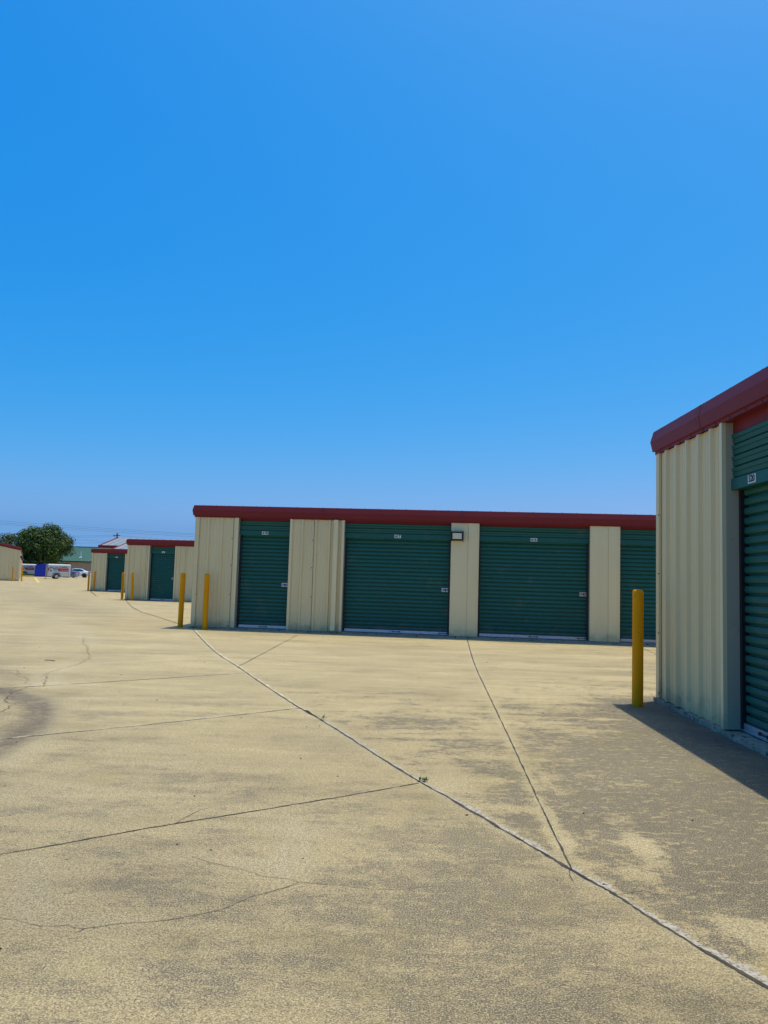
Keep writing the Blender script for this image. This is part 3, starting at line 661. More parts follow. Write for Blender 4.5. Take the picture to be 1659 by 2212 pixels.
# number plate digits on far doors are too small to read in the place, so those plates carry only a dark smudge
# ------------------------------------------------------------------ wall lights
def wall_light(loc, rz, label):
    t = empty('wall_light', loc, rz, label, 'wall light', 'wall-pack lights on the buildings')
    mb = MB(); w = .13
    ring = lambda y, a, b_, c: [(-a, y, -b_), (a, y, -b_), (a, y, c), (-a, y, c)]
    mb.loft([ring(0, w, .095, .095), ring(-.06, w, .095, .095), ring(-.13, w * .98, .075, .09)], 'black')
    mb.box(-w - .004, w + .004, -.14, .0, .093, .103, 'black')
    for sx in (-1, 1): mb.box(sx * w - .008, sx * w + .008, -.045, -.03, -.12, .125, 'black')
    mb.build('housing', t, bevel=.005)
    mb = MB(); mb.box(-.098, .098, -.138, -.130, -.058, .066, 'lens'); mb.poly([(-.098, -.139, -.058), (.098, -.139, -.058), (.090, -.141, .066), (-.090, -.141, .066)], 'lens')
    mb.build('lens', t)
    return t
def on(Bd, s, y, z):
    m = Matrix.LocRotScale(Bd.location, Bd.rotation_euler, None); return m @ Vector((s, y, z))
wl = wall_light(on(B6, 5.85, -.028, 2.185), R(-5.8), 'black wall light with square pale lens between doors 617 and 616')
for k, (s, lab) in enumerate(((.35, 'dark wall light nearest the corner of the left building'), (14, 'second dark wall light along the left building'), (29, 'third dark wall light along the left building'), (50, 'farthest dark wall light along the left building'))):
    c = copy_tree(wl); c.location = on(BL, s, -.03, 2.05); c.rotation_euler = (0, 0, R(113.9)); c['label'] = lab; c.scale = (1.0, 1.3, 1.0)

# ------------------------------------------------------------------ bollards
def bollard_mb():
    mb = MB(); r = .0575; n = 28; Hb = 1.22; rings = []
    for z, q in ((-.06, r), (.3, r), (.7, r), (Hb - .05, r), (Hb - .03, r * .99), (Hb - .015, r * .93), (Hb - .004, r * .80), (Hb, r * .5), (Hb + .001, .004)):
        rings.append([(q * math.cos(a * 2 * math.pi / n), q * math.sin(a * 2 * math.pi / n), z) for a in range(n)])
    mb.loft(rings, 'yellow'); return mb
b0 = bollard_mb().build('bollard', smooth=True)
BO = [(2.726, 8.225, 'large yellow bollard at the corner of the building with door 520', 1.0), (-4.50, 17.45, 'ochre bollard at the left corner of the long building, left of its twin', 1.0), (-3.849, 17.0, 'bright yellow bollard in front of the long building left of door 618', 1.0),
      (-11.75, 35.103, 'ochre bollard beside the corner of the second building', 1.0), (-10.87, 33.75, 'yellow bollard in front of the second building left of its door', 1.0),
      (-18.719, 49.385, 'brown looking bollard at the corner of the third building, before the white car', 1.0), (-18.05, 48.50, 'pale yellow bollard in front of the third building left of its door', 1.0),
      (-30.66, 64.2, 'thin yellow bollard before the end wall of the left edge building', 1.0), (-30.28, 65.0, 'thin yellow bollard by the sunny side of the left edge building', 1.0)]
for i, (x, y, lab, sc) in enumerate(BO):
    o = b0 if i == 0 else b0.copy()
    if i: scene.collection.objects.link(o)
    o.location = (x, y, gz(x, y)); o.rotation_euler = (R([0, .6, 1.2, .5, 1.0, .2, 1.5, 0, 0][i]), R([.15, -.4, .9, 0, .8, 0, .9, .3, 0][i]), i * 1.3)
    tag(o, lab, 'bollard', 'yellow steel bollards')

# ------------------------------------------------------------------ far left: office roofs
def ribbed_roof(mb, a, b_, c, d, m, n, h=.06):
    """quad a-b (eave) c-d (ridge, c above b) with n standing seams"""
    a, b_, c, d = map(Vector, (a, b_, c, d)); mb.poly([a, b_, c, d], m)
    nrm = (b_ - a).cross(d - a).normalized()
    for k in range(n + 1):
        t = k / n; p = a.lerp(b_, t); q = d.lerp(c, t); u = (b_ - a).normalized() * .035
        mb.poly([p - u, p + nrm * h, q + nrm * h, q - u], m); mb.poly([p + u, p + nrm * h, q + nrm * h, q + u], m)
G = empty('office_building', (-64, 150, -.42), R(0), 'tan walled building with a green metal roof behind the cars', 'building')
mb = MB(); mb.box(1.2, 22, .8, 12, 0, 2.9, 'tan'); mb.build('wall', G)
mb = MB(); ribbed_roof(mb, (-1, 0, 2.85), (24, 0, 2.85), (22.5, 6.2, 5.75), (1.6, 6.2, 5.75), 'roofgreen', 40, .08)
mb.poly([(-1, 12.4, 2.85), (24, 12.4, 2.85), (22.5, 6.2, 5.75), (1.6, 6.2, 5.75)], 'roofgreen'); mb.poly([(-1, 0, 2.85), (-1, 12.4, 2.85), (1.6, 6.2, 5.75)], 'roofgreen'); mb.poly([(24, 0, 2.85), (24, 12.4, 2.85), (22.5, 6.2, 5.75)], 'roofgreen')
mb.box(-1, 24, -.03, .05, 2.62, 2.83, 'black'); mb.box(1.6, 22.5, 6.1, 6.3, 5.74, 5.86, 'roofgreen'); mb.build('roof', G)
mb = MB(); mb.tube([(4.7, 1.6, 3.5), (4.7, 1.6, 4.75)], .06, 'pvc', 8); mb.tube([(4.5, 1.5, 3.45), (4.9, 1.5, 3.6)], .2, 'pvc', 10); mb.build('vent_pipe', G)

Wb = empty('metal_roof_building', (-27.6, 75, -.2), R(-1.6), 'building with pale ribbed metal roof and dark red fascia behind the storage rows', 'building')
mb = MB(); mb.box(.25, 12, .3, 9.3, 0, 3.4, 'beige'); mb.build('wall', Wb)
mb = MB(); ribbed_roof(mb, (0, 0, 3.62), (14, 0, 3.62), (14, 4.8, 4.62), (0, 4.8, 4.62), 'roofmetal', 20, .07); mb.poly([(0, 9.6, 3.62), (14, 9.6, 3.62), (14, 4.8, 4.62), (0, 4.8, 4.62)], 'roofmetal')
ribbed_roof(mb, (2.7, -3.5, 3.25), (12, -3.5, 3.25), (12, -.12, 3.95), (2.7, -.12, 3.95), 'roofmetal', 13, .06); mb.build('roof', Wb)
mb = MB(); 
for (x0, x1, y0, z0) in ((-.05, 2.6, -.10, 3.42), ):
    mb.loft([[(x0, y0, z0), (x0, y0 - .12, z0 + .06), (x0, y0 - .1, z0 + .24), (x0, y0 + .08, z0 + .26)], [(x1, y0, z0), (x1, y0 - .12, z0 + .06), (x1, y0 - .1, z0 + .24), (x1, y0 + .08, z0 + .26)]], 'red')
mb.tube([(0, -.05, 3.62), (0, 4.8, 4.64)], .07, 'red', 6); mb.tube([(2.7, -3.5, 3.26), (2.7, -.15, 3.96)], .05, 'red', 6); mb.box(2.6, 12.1, -3.65, -3.52, 3.0, 3.26, 'red'); mb.build('fascia', Wb)
Gf = empty('flat_roof_building', (-66, 160, -.42), 0, 'distant grey flat roofed building glimpsed under the tree', 'building')
mb = MB(); mb.box(0, 7, 0, 8, 0, 2.7, 'glight'); mb.build('wall', Gf); mb = MB(); mb.box(-.3, 7.3, -.3, 8.3, 2.72, 3.1, 'tan'); mb.build('roof', Gf)

# ------------------------------------------------------------------ trailers
def wheel_mb(r, w, hub='whitepaint'):
    mb = MB(); n = 24
    rr = [(r * .60, -w / 2 + .01), (r * .66, -w / 2), (r * .93, -w / 2), (r, -w * .3), (r, w * .3), (r * .93, w / 2), (r * .6, w / 2)]
    rings = [[(q * math.cos(a * 2 * math.pi / n), y, q * math.sin(a * 2 * math.pi / n)) for a in range(n)] for q, y in rr]
    mb.loft(rings, 'tyre', cap=True)
    h = MB(); rr = [(r * .6, -w / 2 + .004), (r * .55, -w / 2 - .006), (r * .5, -w / 2 + .03), (r * .2, -w / 2 + .02), (r * .16, -w / 2 - .01), (.01, -w / 2 - .01)]
    rings = [[(q * math.cos(a * 2 * math.pi / n), y, q * math.sin(a * 2 * math.pi / n)) for a in range(n)] for q, y in rr]
    h.loft(rings, hub)
    for k in range(5):
        a = k * 2 * math.pi / 5; h.tube([(r * .30 * math.cos(a), -w / 2 + .02, r * .30 * math.sin(a)), (r * .30 * math.cos(a), -w / 2 + .008, r * .30 * math.sin(a))], r * .06, 'black', 6)
    h.tube([(0, -w / 2 - .01, 0), (0, -w / 2 - .03, 0)], r * .10, 'black', 8)
    return mb, h
def trailer(loc, rz, label):
    """local x from rear (0) to nose (2.3), camera side is -y"""
    t = empty('cargo_trailer', loc, rz, label, 'cargo trailer', 'white and red closed cargo trailers'); Lb, Wd = 2.3, 1.42; z0, z1 = .24, 1.56
    prof = [(0, z0), (0, z1 - .12), (.03, z1 - .04), (.10, z1), (Wd - .10, z1), (Wd - .03, z1 - .04), (Wd, z1 - .12), (Wd, z0)]
    ring = lambda x, i=0.: [(x, min(max(y, i), Wd - i), max(min(z, z1 - i * .8), z0)) for y, z in prof]
    mb = MB(); mb.loft([ring(0), ring(.05), ring(Lb - .12), ring(Lb - .03, .04), ring(Lb, .10)], 'whitepaint')
    mb.box(.04, Lb - .1, -.012, .0, z1 - .16, z1 - .14, 'galv'); mb.box(.04, Lb - .1, -.014, .0, z0, z0 + .05, 'galv')
    mb.box(.07, .10, -.012, 0, z0, z1 - .14, 'galv'); mb.box(Lb - .20, Lb - .17, -.012, 0, z0, z1 - .14, 'galv')
    mb.build('body', t, bevel=.008)
    mb = MB(); mb.box(-.035, -.002, .06, Wd - .06, z0 + .04, z1 - .12, 'glight'); mb.box(-.05, -.036, .12, .17, z0 + .1, z1 - .2, 'galv'); mb.box(-.05, -.036, .30, .34, z0 + .1, z1 - .2, 'galv'); mb.box(-.05, -.036, Wd / 2 - .02, Wd / 2 + .02, z0 + .05, z1 - .15, 'black'); mb.build('rear_door', t)
    mb = MB(); mb.box(.0, .12, -.022, -.002, z0 + .60, z0 + .92, 'taillight'); mb.build('tail_light', t)
    mb = MB(); y = -.008
    mb.box(1.02, 2.06, y, -.001, .80, 1.12, 'redpaint')
    text_mesh(mb, 'U-HAUL', .25, 'black', lambda a_, b2, c_: (1.55 + a_, y - .001 - c_, 1.24 + b2), bold=.006, depth=.001, sx=.95)
    text_mesh(mb, 'RENTAL', .10, 'white', lambda a_, b2, c_: (1.62 + a_, y - .002 - c_, .965 + b2), bold=.003, depth=.001) if False else None
    # row of small pale lettering, unreadable at this distance
    for k in range(9): mb.box(1.22 + k * .088, 1.28 + k * .088, y - .002, y, .925, .975, 'white')
    # abstract blue and white side picture
    for (px, pz, rx, rz_, mm) in ((.30, 1.18, .17, .15, 'bluegraph'), (.62, 1.14, .19, .16, 'bluegraph'), (.88, 1.20, .14, .12, 'bluegraph'), (.42, .92, .18, .14, 'whitepaint'), (.78, .92, .16, .13, 'bluegraph'), (.28, .88, .08, .10, 'glass'), (.55, 1.03, .07, .05, 'glass'), (.93, 1.03, .09, .05, 'glass'), (.45, 1.19, .04, .06, 'glass')):
        n = 12; dy = {'bluegraph': .002, 'whitepaint': .003, 'glass': .004}[mm] + .0004 * px
        mb.poly([(px + rx * math.cos(q * 2 * math.pi / n) * (1 + .2 * math.sin(q * 3 + px * 9)), -.001 - dy, pz + rz_ * math.sin(q * 2 * math.pi / n)) for q in range(n)], mm)
    mb.build('side_graphic', t, clean=False)
    r = .265; wx = .87
    for sy in (0, 1):
        a, h = wheel_mb(r, .17)
        w = a.build('wheel', t, smooth=True); w.location = (wx, -.06 if sy == 0 else Wd + .06, r)
        if sy: w.rotation_euler = (0, 0, math.pi)
        h.build('rim', w, smooth=True)
        f = MB(); ys_ = (-.16, .0) if sy == 0 else (Wd, Wd + .16)
        pts = [(wx - .42, .30), (wx - .26, .60), (wx + .26, .60), (wx + .42, .30)]; pi = [(x * 1 + (wx - x) * .08, z - .03) for x, z in pts]
        f.loft([[(x, ys_[0], z) for x, z in pts + pi[::-1]], [(x, ys_[1], z) for x, z in pts + pi[::-1]]], 'black'); f.build('mudguard', t)
    mb = MB(); mb.tube([(Lb - .2, .2, .26), (Lb + .95, Wd / 2, .30)], .035, 'black', 6); mb.tube([(Lb - .2, Wd - .2, .26), (Lb + .95, Wd / 2, .30)], .035, 'black', 6)
    mb.tube([(Lb + .8, Wd / 2, .3), (Lb + 1.15, Wd / 2, .33)], .05, 'galv', 8); mb.tube([(Lb + .75, Wd / 2, .0), (Lb + .75, Wd / 2, .55)], .028, 'galv', 8); mb.build('tongue', t)
    return t
tz = gz(-36, 85)
T1 = trailer((-34.72, 80.3, gz(-35, 80.5)), R(32), 'white closed cargo trailer with red band parked in front of the silver car')
T1.scale = (.96, .96, .98)
T2 = copy_tree(T1); T2.location = (-45.45, 96.1, gz(-45, 96)); T2.rotation_euler = (0, 0, R(24)); T2['label'] = 'white cargo trailer on the grass left of the blue bin'

# blue bins
def bin_(loc, rz, w, d, h, hp, px, label):
    t = empty('blue_bin', loc, rz, label, 'bin', 'bright blue metal bins')
    mb = MB(); f = lambda y: [(0, y, .02), (w, y, .02), (w, y, h * .97), (px, y, hp), (0, y, h)]
    mb.loft([f(0), f(d)], 'bluebin'); 
    for k in range(1, 5): mb.box(w * k / 5 - .02, w * k / 5 + .02, -.03, .0, .1, h * .9, 'bluebin')
    mb.build('body', t, bevel=.01)
    mb = MB(); a = [(-.05, -.05, h - .02), (px, -.05, hp + .0), (w + .05, -.05, h * .97 - .02)]; b2 = [(x, d + .05, z) for x, _, z in a]
    a2 = [(x, y, z + .04) for x, y, z in a]; b3 = [(x, y, z + .04) for x, y, z in b2]; mb.strip(a2, b3, 'bluebin'); mb.strip(a, b2, 'bluebin'); mb.strip(a, a2, 'bluebin'); mb.strip(b2, b3, 'bluebin'); mb.build('lid', t)
    mb = MB(); mb.tube([(w - .45, -.06, .72), (w - .10, -.06, .72)], .03, 'pvc', 6); mb.tube([(w - .4, -.06, .72), (w - .4, 0, .72)], .02, 'pvc', 6); mb.tube([(w - .14, -.06, .72), (w - .14, 0, .72)], .02, 'pvc', 6); mb.build('handle', t)
    return t
bin_((-41.8, 93, gz(-41, 93)), R(22), 1.6, 1.6, 1.30, 1.58, .95, 'bright blue peaked bin standing between the two white trailers')
bin_((-51.75, 110, -.40), R(20), 1.75, 1.8, 2.2, 2.3, .9, 'blue bin standing back above the grass trailer, by the left building')

# ------------------------------------------------------------------ cars
def sedan(loc, rz, paint, label, scale=1.0):
    """local x from tail (0) to nose (4.75); camera sees the -y side"""
    t = empty('parked_car', loc, rz, label, 'car', 'cars parked behind the trailer'); t.scale = (scale,) * 3
    Wd = .9
    st = [(0, .42, .80, .74), (.06, .30, .95, .82), (.45, .24, 1.03, .88), (1.05, .22, 1.04, .90), (2.0, .21, .99, .90), (3.1, .21, .96, .90), (3.9, .22, .90, .88), (4.5, .26, .76, .82), (4.75, .38, .62, .70)]
    mb = MB(); rings = []
    for x, zb, zt, w in st:
        zm = (zb + zt) * .52
        rings.append([(x, -w * .93, zb), (x, -w, zm * .85), (x, -w * .99, zm * 1.15), (x, -w * .90, zt - .03), (x, -w * .6, zt + .01), (x, w * .6, zt + .01), (x, w * .90, zt - .03), (x, w * .99, zm * 1.15), (x, w, zm * .85), (x, w * .93, zb)])
    mb.loft(rings, paint)
    top = [(.55, 1.02, .60), (1.30, 1.38, .56), (1.75, 1.44, .58), (2.3, 1.45, .58), (2.75, 1.41, .58), (3.55, .97, .62)]
    low = lambda x: 1.0 if x < 2.9 else .97
    rings = [[(x, -.80, low(x) - .03), (x, -w - .02, z - .04 if z > 1.1 else z), (x, -w * .8, z), (x, w * .8, z), (x, w + .02, z - .04 if z > 1.1 else z), (x, .80, low(x) - .03)] for x, z, w in top]
    mb.loft(rings, paint); mb.build('body', t, smooth=True)
    g = MB()
    for sy in (-1, 1):
        q = [(.98, 1.06), (1.42, 1.34), (1.85, 1.39), (2.65, 1.36), (3.25, 1.05), (2.2, 1.03)]
        def P3(x, z):
            k = (z - 1.0) / .40; return (x, sy * (.815 - .215 * k + .012), z)
        g.poly([P3(x, z) for x, z in q], 'glass')
    g.poly([(.66, -.58, 1.085), (.66, .58, 1.085), (1.26, .50, 1.385), (1.26, -.50, 1.385)], 'glass'); g.poly([(3.46, -.58, 1.045), (3.46, .58, 1.045), (2.80, .50, 1.405), (2.80, -.50, 1.405)], 'glass')
    g.build('windows', t, clean=False)
    for sy in (-1, 1):
        l = MB(); l.loft([[(-.012, sy * .40, .80), (-.012, sy * .74, .76), (-.012, sy * .76, .90), (-.012, sy * .40, .90)], [(.22, sy * .41, .80), (.30, sy * .895, .79), (.30, sy * .88, .92), (.22, sy * .4, .91)]], 'taillight'); l.build('tail_light', t)
        l = MB(); l.loft([[(4.66, sy * .40, .58), (4.60, sy * .76, .58), (4.52, sy * .76, .70), (4.60, sy * .40, .68)], [(4.3, sy * .41, .6), (4.2, sy * .885, .62), (4.2, sy * .86, .74), (4.3, sy * .4, .74)]], 'lens'); l.build('headlight', t)
    for x in (.98, 3.82):
        for sy in (-1, 1):
            a, h = wheel_mb(.33, .22, 'chrome' if paint == 'carblue' else 'black'); w = a.build('wheel', t, smooth=True); w.location = (x, sy * .83, .33)
            if sy > 0: w.rotation_euler = (0, 0, math.pi)
            h.build('rim', w, smooth=True)
            ar = MB(); n = 16; ro, ri = .40, .30
            ar.strip([(x + ro * math.cos(k * math.pi / n), sy * .906, .33 + ro * math.sin(k * math.pi / n)) for k in range(n + 1)], [(x + ri * math.cos(k * math.pi / n), sy * .906, .33 + ri * math.sin(k * math.pi / n)) for k in range(n + 1)], 'black'); ar.build('wheel_arch', t)
    p = MB(); p.box(-.03, -.012, -.2, .2, .60, .72, 'white'); p.build('number_plate', t)
    p = MB(); p.box(-.06, .10, -.78, .78, .34, .50, paint); p.box(-.065, -.04, -.5, .5, .32, .36, 'black'); p.build('bumper', t, bevel=.02)
    return t
# silver sedan seen three-quarter from behind, white one behind it
sedan((-46.95, 119.0, -.42), R(176), 'carblue', 'silver blue sedan half hidden by the white trailer, tail light showing')
sedan((-47.55, 126.3, -.42), R(196), 'carwhite', 'white sedan parked before the tan wall, right of the silver sedan')

# yellow wheel stops, stall line, grass
def wheel_stop(loc, rz, lw, label):
    mb = MB(); f = lambda x: [(x, -.08, 0), (x, .08, 0), (x, .05, .13), (x, -.05, .13)]
    mb.loft([f(0), f(lw)], 'yline'); o = mb.build('wheel_stop', bevel=.01); o.location = loc; o.rotation_euler = (0, 0, rz); tag(o, label, 'wheel stop', 'yellow wheel stops'); return o
wheel_stop((-34.4, 79.1, gz(-34.4, 79)), R(115), 1.6, 'yellow wheel stop beside the trailer wheel')
wheel_stop((-41.5, 89.4, gz(-41, 89.4)), R(10), 1.2, 'yellow wheel stop before the grass by the left building')
mb = MB(); n = 40; a, b2 = Vector((-37.7, 84.0)), Vector((-27.95, 63.0)); d = (b2 - a).normalized(); nr = Vector((-d.y, d.x)) * .10
mb.strip([((p := a.lerp(b2, k / n) + nr).x, p.y, gz(p.x, p.y) + .005) for k in range(n + 1)], [((p := a.lerp(b2, k / n) - nr).x, p.y, gz(p.x, p.y) + .005) for k in range(n + 1)], 'yline')
tag(mb.build('parking_line', clean=False), 'yellow painted stall line running towards the trailers', 'line', None, 'structure')

def blades(name, region, n, h, m, label, cat, kind=None):
    rnd = random.Random(3); mb = MB(); tone = []
    for _ in range(n):
        x, y = region(rnd); z = gz(x, y); hh = h * rnd.uniform(.4, 1.2); a = rnd.uniform(0, 6.28); w = hh * .12; dx, dy = math.cos(a), math.sin(a); lx, ly = rnd.uniform(-.4, .4) * hh, rnd.uniform(-.4, .4) * hh
        mb.poly([(x - dx * w, y - dy * w, z), (x + dx * w, y + dy * w, z), (x + lx, y + ly, z + hh)], m); tone.append(rnd.random())
    o = mb.build(name, clean=False); at = o.data.attributes.new('tone', 'FLOAT', 'FACE'); at.data.foreach_set('value', tone); return tag(o, label, cat, None, kind)
mb = MB(); mb.poly([(-56, 90.6, .008), (-39.9, 90.6, .008), (-40.3, 99, -.02), (-60, 99, -.02)], 'grass')
blades('grass', lambda r: (r.uniform(-52, -41.5), r.uniform(93.2, 100)), 9000, .30, 'grass', 'strip of green grass under the left trailer', 'grass', 'stuff')

# ------------------------------------------------------------------ trees
def leaf_cloud(clumps, n, size, seed, m, rnd_dark=.5):
    """leaf quads spread in the shells of ellipsoid clumps (cx, cy, cz, rx, ry, rz)"""
    rnd = random.Random(seed); mb = MB(); tone = []; vol = [c[3] * c[5] for c in clumps]; tot = sum(vol)
    for c, v in zip(clumps, vol):
        ct = rnd.uniform(.1, .75)
        for _ in range(int(n * v / tot)):
            while True:
                d = Vector((rnd.uniform(-1, 1), rnd.uniform(-1, 1), rnd.uniform(-1, 1)))
                if .05 < d.length < 1: break
            d.normalize(); r_ = rnd.uniform(.45, 1.0) ** .6 * rnd.uniform(.88, 1.08)
            p = Vector((c[0] + d.x * c[3] * r_, c[1] + d.y * c[4] * r_, c[2] + d.z * c[5] * r_))
            nrm = (d + Vector((rnd.uniform(-1, 1), rnd.uniform(-1, 1), rnd.uniform(-.4, 1.2))) * .9).normalized()
            u = nrm.orthogonal().normalized(); w = nrm.cross(u); q = rnd.uniform(0, 6.28); u, w = u * math.cos(q) + w * math.sin(q), w * math.cos(q) - u * math.sin(q)
            s = size * rnd.uniform(.6, 1.4)
            mb.poly([p - u * s, p + w * s * .55 + nrm * s * .1, p + u * s, p - w * s * .55], m); tone.append(min(1, max(0, ct + rnd.uniform(-.3, .3))))
    return mb, tone
def tree(loc, w, h, base, label, seed, m='leaf', nclump=60, n=12000, size=.12, lean=0, box=1.0):
    rnd = random.Random(seed); t = empty('tree', loc, 0, label, 'tree', None)
    rx, rz_ = w / 2, (h - base) / 2; cz = base + rz_; cl = []
    for k in range(nclump):
        th = rnd.uniform(0, 6.28); u = rnd.uniform(-.85, 1); rr = math.sqrt(max(0, 1 - abs(u) ** 2)) ** box; f = rnd.uniform(.60, .86)
        sz = rnd.uniform(.16, .30)
        cl.append((lean * u + rx * f * rr * math.cos(th), rx * .9 * f * rr * math.sin(th), cz + rz_ * f * u, rx * sz, rx * sz, rz_ * sz * .95))
    for k in range(nclump // 3): cl.append((rnd.uniform(-.5, .5) * rx, rnd.uniform(-.5, .5) * rx, cz + rnd.uniform(-.5, .5) * rz_, rx * .3, rx * .3, rz_ * .3))
    mb, tone = leaf_cloud(cl, n, size, seed + 1, m); o = mb.build('crown', t, clean=False)
    at = o.data.attributes.new('tone', 'FLOAT', 'FACE'); at.data.foreach_set('value', tone)
    mb = MB(); mb.tube([(0, 0, -.1), (.05, 0, base * .6), (.02, .05, cz * .75), (-.05, 0, cz + rz_ * .3)], [.30, .24, .18, .05], 'bark', 10)
    for k in range(7):
        a = k * .9 + rnd.random(); z0 = base * .6 + k * .25; mb.tube([(0, 0, z0), (rx * .3 * math.cos(a), rx * .3 * math.sin(a), z0 + rz_ * .4), (rx * .65 * math.cos(a), rx * .65 * math.sin(a), z0 + rz_ * .8)], [.12, .08, .03], 'bark', 7)
    mb.build('trunk', t, smooth=True); return t
tree((-46.25, 105, -.30), 7.7, 7.45, 1.2, 'large rounded dark green oak behind the trailers', 11, n=30000, nclump=110, size=.115, box=.72)
tree((-58.3, 120, -.42), 7.6, 6.9, 1.4, 'smaller yellowish green tree left of the big oak, above the gable roof', 23, m='leaf2', n=7000, nclump=40)
tree((-64.5, 122, -.42), 6.0, 6.6, 1.4, 'sparse tree top at the left edge of the photo', 29, m='leaf', n=4500, nclump=30)
def bush(loc, w, h, label, seed, m='leaf', n=2200):
    rnd = random.Random(seed); cl = [(rnd.uniform(-.5, .5) * w, rnd.uniform(-.3, .3) * w, h * rnd.uniform(.25, .75), w * .2, w * .2, h * .3) for _ in range(16)]
    mb, tone = leaf_cloud(cl, n, .14, seed, m); mb2 = MB()
    t = empty('shrub', loc, 0, label, 'shrub', None); o = mb.build('foliage', t, clean=False); at = o.data.attributes.new('tone', 'FLOAT', 'FACE'); at.data.foreach_set('value', tone)
    mb2.tube([(0, 0, -.1), (.1, 0, h * .6)], [.06, .02], 'bark', 6); mb2.tube([(0, 0, 0), (-.2, .1, h * .5)], [.05, .02], 'bark', 6); mb2.build('stem', t)
bush((-50.0, 110.5, -.42), 3.6, 2.6, 'dark shrub under the oak, behind the blue bin', 31, n=4000)
bush((-47.6, 110, -.42), 3.4, 2.6, 'dark shrub behind the white trailer', 33, n=4000)
bush((-46.2, 112.5, -.42), 1.5, 2.3, 'yellowish shrub at the right of the oak, by the tan wall', 35, 'leaf2', 1500)
bush((-48.3, 106.5, -.42), 1.6, 2.2, 'low grey green shrub behind the left trailer', 37, 'leaf2', 2600)

# ------------------------------------------------------------------ utility pole and cables
Up = empty('utility_pole', (-65.7, 190, -.42), R(12), 'dark wooden utility pole with crossarm beyond the pale metal roof', 'utility pole')
mb = MB(); mb.tube([(0, 0, 0), (0, 0, 10.3)], [.19, .16], 'wood', 10); mb.build('pole', Up)
mb = MB(); mb.box(-.95, .75, -.10, .10, 9.66, 9.84, 'wood'); mb.tube([(-.8, -.12, 9.7), (0, -.15, 8.9)], .05, 'wood', 6); mb.build('crossarm', Up)
for x in (-.9, -.5, .65): mb = MB(); mb.tube([(x, 0, 9.84), (x, 0, 10.1)], .05, 'pvc', 6); mb.build('insulator', Up)
def cable(P_, label, r_=.017):
    mb = MB(); a, b2 = Vector(P_[0]), Vector(P_[-1]); a = a + (a - b2) * (P_[2] if len(P_) > 2 and isinstance(P_[2], float) else 0)
    pts = [Vector(p) for p in P_]; mb.tube(pts, r_, 'cable', 5); o = mb.build('power_line', clean=False); tag(o, label, 'power line', 'overhead power lines')
def sagline(xa, za, xb, zb_, y, ext, sag, label, yb=None):
    """line through two measured points, carried on by ext metres each way with a slight sag"""
    pts = []; d = (zb_ - za) / (xb - xa); x0, x1 = xa - ext[0], xb + ext[1]; n = 14
    for k in range(n + 1):
        t = k / n; x = x0 + (x1 - x0) * t; z = za + d * (x - xa) + sag * ((x - xa) * (x - xb)) / ((xb - xa) ** 2) * 4
        pts.append((x, y, z))
    cable(pts, label)
sagline(-84.86, 10.94, -41.43, 9.34, 170, (20, 30), .10, 'topmost of the long power lines crossing the sky')
sagline(-84.83, 10.53, -41.43, 9.10, 170, (20, 30), .15, 'second of the long power lines from the top')
sagline(-84.8, 10.22, -41.41, 8.72, 170.5, (20, 30), .15, 'third of the long power lines, lowest of the close bundle')
sagline(-94.5, 8.25, -66.5, 9.35, 190, (10, 0), .12, 'upper power line reaching the utility pole from the left')
sagline(-94.5, 7.9, -66.2, 9.05, 190.2, (10, 0), .12, 'lower power line reaching the utility pole from the left')
sagline(-65.2, 9.3, -56.53, 8.88, 190, (0, 40), .0, 'power line leaving the utility pole to the right')
sagline(-76.6, 8.04, -67.1, 7.76, 191, (20, 40), .0, 'faint low power line above the green roof')
sagline(-76.5, 7.07, -68.7, 7.55, 191, (20, 40), .0, 'faintest power line just above the green roof')

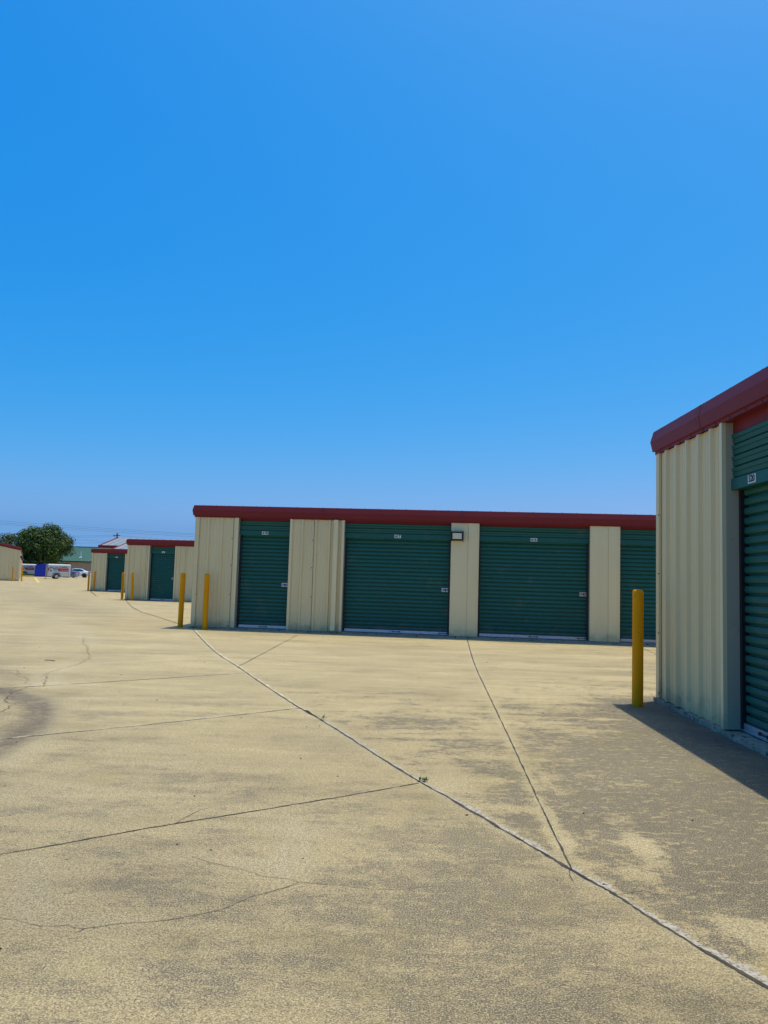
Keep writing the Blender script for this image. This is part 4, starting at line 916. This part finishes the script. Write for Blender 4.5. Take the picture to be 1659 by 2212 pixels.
# ------------------------------------------------------------------ small things on the pavement
def weed(loc, label, kind):
    rnd = random.Random(5 if kind else 8); mb = MB(); tone = []
    n = 26 if kind else 6
    for k in range(n):
        a = rnd.uniform(0, 6.28); l = rnd.uniform(.014, .030) if kind else rnd.uniform(.03, .085); up = rnd.uniform(.4, 1.3); w = .006
        d = Vector((math.cos(a), math.sin(a) * .8, up)).normalized(); s_ = d.cross(Vector((0, 0, 1))).normalized() * w
        b_ = Vector((rnd.uniform(-.02, .02), rnd.uniform(-.012, .012), 0)); m1 = b_ + d * l * .55; e = b_ + d * l + Vector((0, 0, -.006))
        mb.poly([b_, m1 + s_, e, m1 - s_], 'weed'); tone.append(rnd.random())
    o = mb.build('weed', clean=False); at = o.data.attributes.new('tone', 'FLOAT', 'FACE'); at.data.foreach_set('value', tone)
    o.location = loc; tag(o, label, 'weed', 'weeds in the diagonal joint')
weed((.296, 4.965, .008), 'bushy green weed where a cross joint meets the diagonal joint', 1)
weed((-.492, 6.895, .008), 'spindly upright weed farther along the diagonal joint', 0)
mb = MB(); mb.tube([(-4.542, 10.58, .01), (-4.46, 10.553, .013), (-4.379, 10.522, .01)], .005, 'wood', 6); tag(mb.build('twig'), 'thin dry twig lying on the pavement at the left', 'twig')
rnd = random.Random(77); mb = MB()
spots = [(-.49, 6.6), (-1.15, 3.6), (-.92, 3.72), (-.75, 3.66), (.5, 4.3), (-2.1, 5.6), (-2.4, 7.4), (-1.2, 6.9), (-3.1, 9.4)]
for _ in range(70): 
    y = rnd.uniform(2.6, 13) ; x = rnd.uniform(-.55, .45) * y; spots.append((x, y))
for (x, y) in spots:
    if x > 2.9: continue
    r_ = rnd.uniform(.0025, .006) * (1 + y * .06); a = rnd.uniform(0, 6.28)
    rings = [[(x + q * r_ * math.cos(a + k * 1.26) * (1 + .3 * math.sin(k * 2.1)), y + q * r_ * math.sin(a + k * 1.26), z * r_) for k in range(5)] for q, z in ((1, 0), (.9, .5), (.3, .9))]
    mb.loft(rings, rnd.choice(['joint', 'joint', 'bark', 'patch']))
tag(mb.build('litter'), 'tiny dark pebbles and leaf bits scattered over the pavement', 'litter', None, 'stuff')
